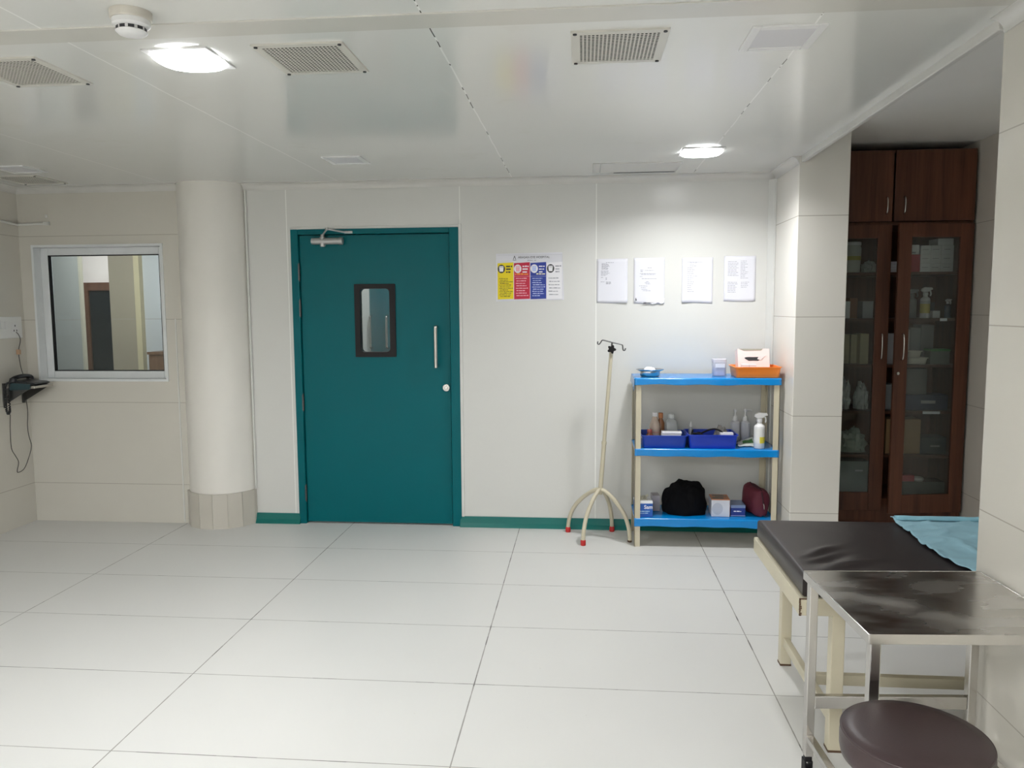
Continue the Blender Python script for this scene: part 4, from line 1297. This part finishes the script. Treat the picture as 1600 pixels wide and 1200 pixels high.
def sheet_h(u, v):
    x = 0.0 + 1.21 * u
    y = 0.02 + 0.69 * v
    edge = 0.004 * sin(v * 9 + 1) + 0.008 * noise.noise(Vector((v * 9, 0, 3)))
    x = x + (edge + 0.03 * max(0, v - 0.6) + 0.10 * max(0, 0.25 - v)) * (1 - u)
    z = 0.0025 + 0.005 * abs(noise.noise(Vector((x * 5, y * 5, 1)))) + 0.009 * (1 - abs(noise.noise(Vector((x * 7, y * 12, 5))))) ** 6 + 0.003 * noise.noise(Vector((x * 25, y * 25, 7)))
    if v > 0.95:
        z += 0.006
    return (x, y, z + 0.004)


MB().grid(sheet_h, 120, 80).build('cloth', M_CLOTH, cl, smooth=70, solid=0.003)
MB().grid(lambda u, v: (0.02 + 1.15 * u, 0.672 + 0.035 * v, 0.014 + 0.012 * sin(pi * v) + 0.003 * noise.noise(Vector((u * 14, v, 4)))), 60, 8).build('folded_hem', plain('pale blue cotton', (0.25, 0.50, 0.60), 0.85), cl, smooth=70, solid=0.003)

# ================================================================== STEEL TROLLEY
tr = thing('steel_trolley', 'stainless steel trolley table against the near tiled wall', 'trolley', (0.703, 2.507, 0), rz=radians(3.6))
TW, TD, TZt = 0.552, 0.490, 0.690
# local: x right 0..TW, y 0..-TD
tp = box(0, TW, -TD, 0, TZt - 0.004, TZt)
tpo = tp.build('table_top', M_STEEL, tr, bevel=0.0015)
b = box(-0.002, 0.001, -TD, 0, TZt - 0.026, TZt + 0.001).box(TW - 0.001, TW + 0.002, -TD, 0, TZt - 0.026, TZt + 0.001)
b.box(0, TW, -TD - 0.002, -TD + 0.001, TZt - 0.026, TZt + 0.001).box(0, TW, -0.001, 0.002, TZt - 0.026, TZt + 0.001)
b.build('folded_rim', M_POLISH, tpo, bevel=0.001)
for (x, y) in ((0.008, -0.036), (0.008, -TD + 0.008), (TW - 0.036, -0.036), (TW - 0.036, -TD + 0.008)):
    lg = box(x, x + 0.028, y, y + 0.028, 0.085, TZt - 0.005).build('leg', M_POLISH, tr, bevel=0.003)
    ws = box(x + 0.003, x + 0.025, y + 0.003, y + 0.025, 0.066, 0.1).box(x + 0.001, x + 0.006, y, y + 0.034, 0.018, 0.07).box(x + 0.022, x + 0.027, y, y + 0.034, 0.018, 0.07)
    ws.build('caster_fork', M_BLACK, lg, bevel=0.002)
    rg = [[(x + xx, y + 0.018 + rr * cos(2 * pi * k / 20), 0.0255 + rr * sin(2 * pi * k / 20)) for k in range(20)] for xx, rr in ((0.008, 0.020), (0.010, 0.0253), (0.018, 0.0253), (0.020, 0.020))]
    MB().loops(rg).build('caster_wheel', M_BLACK, lg, smooth=40)
box(0.036, TW - 0.036, -0.032, -0.012, 0.246, 0.288).build('back_rail', M_POLISH, tr, bevel=0.002)
box(0.010, 0.034, -TD + 0.036, -0.036, 0.140, 0.160).build('side_rail', M_POLISH, tr, bevel=0.002)
box(TW - 0.034, TW - 0.010, -TD + 0.036, -0.036, 0.140, 0.160).build('side_rail', M_POLISH, tr, bevel=0.002)

# ================================================================== STOOL
st = thing('round_stool', 'round stool with padded brown rexine seat beside the trolley', 'stool', (0.772, 1.815, 0))
cs = MB().lathe([(0.120, 0.462), (0.152, 0.466), (0.160, 0.474), (0.1635, 0.49), (0.1635, 0.518), (0.1615, 0.529), (0.1625, 0.533), (0.158, 0.539), (0.13, 0.5445), (0.08, 0.547), (0.03, 0.548)], n=72).build('seat_cushion', M_REXS, st, smooth=50)
MB().tube([(0.1600 * cos(2 * pi * k / 72), 0.1600 * sin(2 * pi * k / 72), 0.5345) for k in range(72)], 0.0032, 8, closed=True).build('piping', M_REXS, cs, smooth=60)
MB().lathe([(0.11, 0.452), (0.11, 0.462)], n=40).build('seat_plate', M_CHROME, st, smooth=40)
MB().lathe([(0.024, 0.26), (0.024, 0.452)], n=24).lathe([(0.016, 0.14), (0.016, 0.28)], n=20).lathe([(0.034, 0.22), (0.034, 0.27)], n=24).build('stem', M_CHROME, st, smooth=40)
for k in range(4):
    a = pi / 4 + pi / 2 * k
    lg = MB().tube(spline([(0.02 * cos(a), 0.02 * sin(a), 0.245), (0.09 * cos(a), 0.09 * sin(a), 0.225), (0.15 * cos(a), 0.15 * sin(a), 0.12), (0.175 * cos(a), 0.175 * sin(a), 0.015)], 6), 0.011, 10).build('leg', M_CHROME, st, smooth=40)
    MB().lathe([(0.015, 0.0), (0.015, 0.024), (0.012, 0.026)], (0.175 * cos(a), 0.175 * sin(a), 0), 14).build('rubber_foot', M_BLACK, lg, smooth=40)

# ================================================================== WOODEN CABINET
CX0, CX1, CY0, CY1 = 1.545, 2.512, 5.40, 5.86
wc = thing('wooden_cabinet', 'tall dark brown cabinet with glass doors in the recess', 'cabinet', (2.03, 5.40, 0))
L = lambda x: x - 2.03
x0, x1 = L(CX0), L(CX1)
D = CY1 - CY0
b = box(x0, x0 + 0.02, 0.0, D, 0, 2.535).box(x1 - 0.02, x1, 0.0, D, 0, 2.535).box(x0 + 0.02, x1 - 0.02, 0.0, D, 2.515, 2.535)
b.box(x0 + 0.02, x1 - 0.02, D - 0.012, D, 0.0, 2.515).box(x0 + 0.02, x1 - 0.02, 0.0, D, 2.055, 2.075).box(x0 + 0.02, x1 - 0.02, 0.005, D, 0.08, 0.235).box(x0 + 0.02, x1 - 0.02, 0.03, 0.05, 0.0, 0.08)
b.build('carcass', M_WOOD, wc, bevel=0.001)
SHZ = [1.752, 1.447, 1.138, 0.826, 0.528]
shelves = []
for z in SHZ:
    shelves.append(box(x0 + 0.021, x1 - 0.021, 0.03, D - 0.013, z - 0.018, z).build('shelf', M_WOODS, wc))
# tags on two shelf edges
box(L(2.345), L(2.39), 0.0285, 0.0298, 1.447 - 0.019, 1.447 - 0.001).build('shelf_label', M_PAPER, shelves[1])
box(L(2.262), L(2.372), 0.0285, 0.0298, 0.826 - 0.018, 0.826 + 0.0).build('shelf_label', M_PAPER, shelves[3])


def bow(x, z0, z1, y):
    return MB().tube(spline([(x, y, z0), (x, y - 0.022, z0 + 0.012), (x, y - 0.028, (z0 + z1) / 2), (x, y - 0.022, z1 - 0.012), (x, y, z1)], 6), 0.0052, 8)


xm = L(2.008)
for a0, a1, hx in ((x0 + 0.003, xm - 0.010, xm - 0.050), (xm + 0.003, x1 - 0.003, xm + 0.060)):
    dr = box(a0, a1, -0.018, -0.0005, 2.078, 2.530).build('upper_door', M_WOOD, wc, bevel=0.0015)
    bow(hx, 2.125, 2.235, -0.018).build('handle', M_CHROME, dr, smooth=50)
# left glass door, shut
DZ0, DZ1 = 0.155, 2.058


def glass_door(w_, name_loc, rz, hinge_left, handle_z):
    root = wc
    sgn = 1 if hinge_left else -1
    fwd = 0.088
    X0, X1 = (0, w_) if hinge_left else (-w_, 0)
    b = box(X0, X0 + fwd, -0.02, 0, DZ0, DZ1).box(X1 - fwd, X1, -0.02, 0, DZ0, DZ1).box(X0 + fwd, X1 - fwd, -0.02, 0, DZ0, DZ0 + 0.125).box(X0 + fwd, X1 - fwd, -0.02, 0, DZ1 - 0.088, DZ1)
    o = b.build('glass_door', M_WOOD, root, loc=name_loc, rz=rz, bevel=0.002)
    box(X0 + fwd - 0.005, X1 - fwd + 0.005, -0.012, -0.008, DZ0 + 0.12, DZ1 - 0.083).build('glass_pane', M_GLASSC, o)
    hx = X1 - 0.045 if hinge_left else X0 + 0.045
    bow(hx, handle_z - 0.085, handle_z + 0.085, -0.02).build('handle', M_CHROME, o, smooth=50)
    kx = hx - 0.0
    if not hinge_left:
        rg = [[(hx - 0.018 + r_ * cos(2 * pi * k / 16), y_, handle_z - 0.175 + r_ * sin(2 * pi * k / 16)) for k in range(16)] for r_, y_ in ((0.010, -0.019), (0.010, -0.024), (0.004, -0.026))]
        MB().loops(rg).build('lock', M_CHROME, o, smooth=40)
    return o


glass_door(xm - x0 - 0.010, (x0 + 0.003, -0.0008, 0), 0.0, True, 1.265)
glass_door(x1 - xm - 0.004, (x1 - 0.004, -0.0008, 0), radians(9.0), False, 1.265)

# ------------------------------------------------ things in the cabinet
CYF = 5.50
M_GBOX = plain('grey carton', (0.23, 0.25, 0.26), 0.6)
M_GBOX2 = plain('pale grey carton', (0.38, 0.38, 0.40), 0.6)


def cbox(name, label, xa, xb, z, h, mat, cat='box', y=CYF, dp=0.14, group=None, rz=0.0, lab=None, lid=None):
    cx = (xa + xb) / 2
    o = box(-(xb - xa) / 2, (xb - xa) / 2, 0, dp, 0, h)
    if lab or lid:
        t = thing(name, label, cat, (cx, y, z), rz, group)
        o.build('carton', mat, t, bevel=0.0015)
        if lab:
            u0, u1, v0, v1, lm = lab
            box(u0, u1, -0.0012, 0, v0, v1).build('label', lm, t)
        if lid:
            box(-(xb - xa) / 2 - 0.003, (xb - xa) / 2 + 0.003, -0.003, dp + 0.003, h + 0.0005, h + 0.014).build('lid', lid, t, bevel=0.002)
        return t
    q = o.build(name, mat, None, (cx, y, z), rz, bevel=0.0015)
    return tag(q, label, cat, group)


S1, S2, S3, S4, S5, S6 = [z + 0.0005 for z in SHZ] + [0.2355]
# top shelf, white carton stack
cbox('carton_box', 'red carton under a white one in the cabinet top shelf stack', 2.170, 2.232, S1, 0.118, plain('red carton', (0.45, 0.03, 0.05), 0.5))
cbox('carton_box', 'white carton sitting on the red carton on the cabinet top shelf', 2.170, 2.224, S1 + 0.1185, 0.062, M_CARTON, lab=(-0.02, 0.005, 0.008, 0.016, M_INK))
xs = [(2.2345, 2.2985), (2.300, 2.3635), (2.365, 2.444)]
ordn = ['nearest the red carton', 'in the middle', 'farthest from the red carton']
rows = ['bottom', 'second', 'third']
for rI in range(3):
    for cI, (xa, xb) in enumerate(xs):
        cbox('carton_box', f'small white carton in the {rows[rI]} row of the cabinet stack, {ordn[cI]}', xa, xb, S1 + rI * 0.0588, 0.0582, M_CARTON,
             group='white cartons on the cabinet top shelf', lab=(-0.022, 0.018, 0.030, 0.033, M_INK))
cbox('carton_box', 'single white carton crowning the cabinet top shelf stack', 2.340, 2.440, S1 + 3 * 0.0588, 0.044, M_CARTON)
jar = thing('plastic_jar', 'big white jar with a yellow band on the cabinet top shelf', 'jar', (1.810, 5.56, S1))
MB().lathe([(0.048, 0), (0.054, 0.006), (0.060, 0.165), (0.052, 0.185), (0.052, 0.19)], n=32).build('jar_body', plain('white jar plastic', (0.52, 0.52, 0.47), 0.4), jar, smooth=40)
MB().lathe([(0.058, 0.186), (0.058, 0.205), (0.054, 0.208)], n=32).build('lid', M_WPLASTIC, jar, smooth=40)
MB().lathe([(0.0585, 0.085), (0.0597, 0.112)], n=32, caps=False).build('label', plain('yellow band', (0.42, 0.38, 0.10), 0.5), jar, smooth=40)
M_BAG = clear_plastic('cloudy bag plastic', (0.46, 0.48, 0.46), 0.75, 0.3)


def cbag(label, cx, z, rx, h, seed, mat=None, y=5.56, ry=0.06):
    o = blob(rx, ry, h, seed, 0.32, 3.2).build('plastic_bag', mat or M_BAG, None, (cx, y, z), smooth=40)
    return tag(o, label, 'plastic bag')


cbag('crumpled clear bag beside the big jar in the cabinet', 1.925, S1, 0.045, 0.075, 7)
for k in range(4):
    cbox('folded_sheet', ('lowest' if k == 0 else 'second lowest' if k == 1 else 'second highest' if k == 2 else 'topmost') + ' folded white sheet stacked between the cabinet doors', 2.045, 2.125, S1 + k * 0.0185, 0.017,
         M_PAPER, 'paper', group='folded sheets on the cabinet top shelf')
# second shelf
ty = NT('white label with a wide yellow band')
ox, oy, oz = ty.xyz()[0]
ty.set(ty.mix(ty.math('LESS_THAN', oz, 0.095), (0.55, 0.56, 0.54), (0.58, 0.50, 0.14)), 0.45)
spray(2.284, 5.52, S2, 'spray bottle with a yellow label inside the glass cabinet', 1.0, None, ty.m, group=None)
spray(2.232, 5.60, S2, 'grey spray bottle behind the yellow-labelled one in the cabinet', 0.95, plain('grey bottle', (0.28, 0.30, 0.30), 0.4), None, head=plain('grey spray head', (0.25, 0.26, 0.26), 0.4))
cbox('carton_box', 'tiny white box on the cabinet shelf with the spray bottles', 2.328, 2.375, S2, 0.048, M_CARTON, dp=0.05)
cbox('carton_box', 'dark box behind the tiny white box in the cabinet', 2.33, 2.39, S2, 0.105, plain('charcoal carton', (0.06, 0.06, 0.065), 0.6), y=5.62, dp=0.06)
spray(2.435, 5.53, S2, 'dark blue trigger bottle at the end of the second cabinet shelf', 0.62, plain('dark blue bottle', (0.02, 0.05, 0.11), 0.35), None, rz=0.3)
cbox('carton_box', 'narrow white box beside the pillar edge in the cabinet', 1.745, 1.792, S2, 0.115, M_CARTON)
cbox('carton_box', 'orange-brown box on the second cabinet shelf', 1.797, 1.850, S2, 0.137, plain('orange brown carton', (0.25, 0.11, 0.06), 0.6), y=5.53)
cbox('carton_box', 'pale square box on the second cabinet shelf by the door stile', 1.880, 1.950, S2, 0.115, M_GBOX2, y=5.52)
# third shelf
cbox('carton_box', 'short grey box on the third cabinet shelf, shortest of three', 2.166, 2.220, S3, 0.232, M_GBOX2, y=5.58)
cbox('carton_box', 'middle grey box of three on the third cabinet shelf', 2.222, 2.290, S3, 0.240, M_GBOX, y=5.58)
cbox('carton_box', 'tallest dark grey box on the third cabinet shelf', 2.292, 2.375, S3, 0.262, plain('slate carton', (0.18, 0.19, 0.20), 0.6), y=5.58)
for k, (xa, xb, lb) in enumerate(((2.165, 2.298, 'lower long white tray on the third cabinet shelf'), (2.165, 2.258, 'upper short white tray on the third cabinet shelf'))):
    t = tray('white_tray', lb, (xa + xb) / 2, 5.51, S3 + k * 0.0455, xb - xa, 0.11, 0.045, plain('cream tray', (0.58, 0.56, 0.50), 0.4), 0.010, group='white trays in the cabinet')
cbox('food_container', 'clear container with a green lid in the cabinet', 2.312, 2.436, S3, 0.088, clear_plastic('dim clear box', (0.22, 0.26, 0.24), 0.75), 'container', y=5.47, dp=0.10, lid=plain('green lid', (0.03, 0.20, 0.05), 0.4))
M_GOLD = plain('pale gold carton', (0.42, 0.37, 0.24), 0.45, var=0.15, scale=30)
cbox('carton_box', 'tall pale gold box nearest the door stile on the third cabinet shelf', 1.866, 1.922, S3, 0.205, M_GOLD, y=5.50)
cbox('carton_box', 'tall pale gold box in the middle of three in the cabinet', 1.822, 1.862, S3, 0.198, M_GOLD, y=5.55)
cbox('carton_box', 'tall pale gold box beside the pillar edge in the cabinet', 1.765, 1.812, S3, 0.200, M_GOLD, y=5.55)
cbox('carton_box', 'grey box seen between the two glass doors', 2.040, 2.130, S3, 0.205, M_GBOX2, y=5.52)
# fourth shelf
cbox('storage_box', 'navy box with a white label on the fourth cabinet shelf', 2.170, 2.446, S4, 0.104, plain('navy storage box', (0.03, 0.05, 0.11), 0.5), y=5.49, lab=(-0.035, 0.058, 0.045, 0.066, M_GBOX2))
cbox('storage_box', 'dark grey box standing on the navy box in the cabinet', 2.160, 2.318, S4 + 0.1045, 0.175, plain('dim grey box', (0.12, 0.125, 0.13), 0.6), y=5.52, dp=0.11)
cbag('white crumpled bag by the pillar edge on the fourth cabinet shelf', 1.785, S4, 0.040, 0.185, 31, plain('white bag', (0.52, 0.53, 0.52), 0.35))
cbag('grey crumpled bag by the door stile on the fourth cabinet shelf', 1.905, S4, 0.044, 0.165, 37)
cbox('carton_box', 'grey printed box between the glass doors on the fourth shelf', 2.045, 2.125, S4, 0.17, M_GBOX, y=5.52)
# fifth shelf
cbox('cardboard_box', 'brown cardboard box on the fifth cabinet shelf', 2.050, 2.275, S5, 0.236, M_CARD, y=5.48)
cbox('storage_box', 'dark blue box with a grey label beside the cardboard box', 2.281, 2.444, S5, 0.115, plain('dark teal storage box', (0.03, 0.05, 0.065), 0.5), y=5.48, lab=(-0.02, 0.04, 0.048, 0.060, M_GBOX))
cbag('greenish clear bag spread over the fifth cabinet shelf', 1.855, S5, 0.085, 0.150, 43, clear_plastic('greenish bag', (0.36, 0.41, 0.36), 0.75, 0.25))
# bottom
cbox('clear_bin', 'clear plastic bin with a small label at the cabinet bottom', 1.760, 1.950, S6, 0.235, clear_plastic('clear bin plastic', (0.28, 0.31, 0.30), 0.7), 'storage bin', y=5.49, lab=(0.005, 0.055, 0.165, 0.176, M_GBOX2))
cbox('storage_bin', 'dark open bin at the cabinet bottom under the red packet', 2.170, 2.452, S6, 0.098, clear_plastic('smoky bin plastic', (0.10, 0.12, 0.115), 0.85), 'storage bin', y=5.49)
cbox('packet', 'red packet lying on the dark bin in the cabinet', 2.172, 2.252, S6 + 0.099, 0.042, plain('red packet', (0.36, 0.03, 0.05), 0.5), 'packet', y=5.49, dp=0.05)
rl = thing('tape_roll', 'white tape roll beside the red packet in the cabinet', 'tape roll', (2.285, 5.52, S6 + 0.0985))
MB().tube([(0.026 * cos(2 * pi * k / 28), 0.026 * sin(2 * pi * k / 28), 0.014) for k in range(28)], 0.0135, 10, closed=True).build('roll', plain('white tape', (0.55, 0.52, 0.50), 0.5), rl, smooth=60)
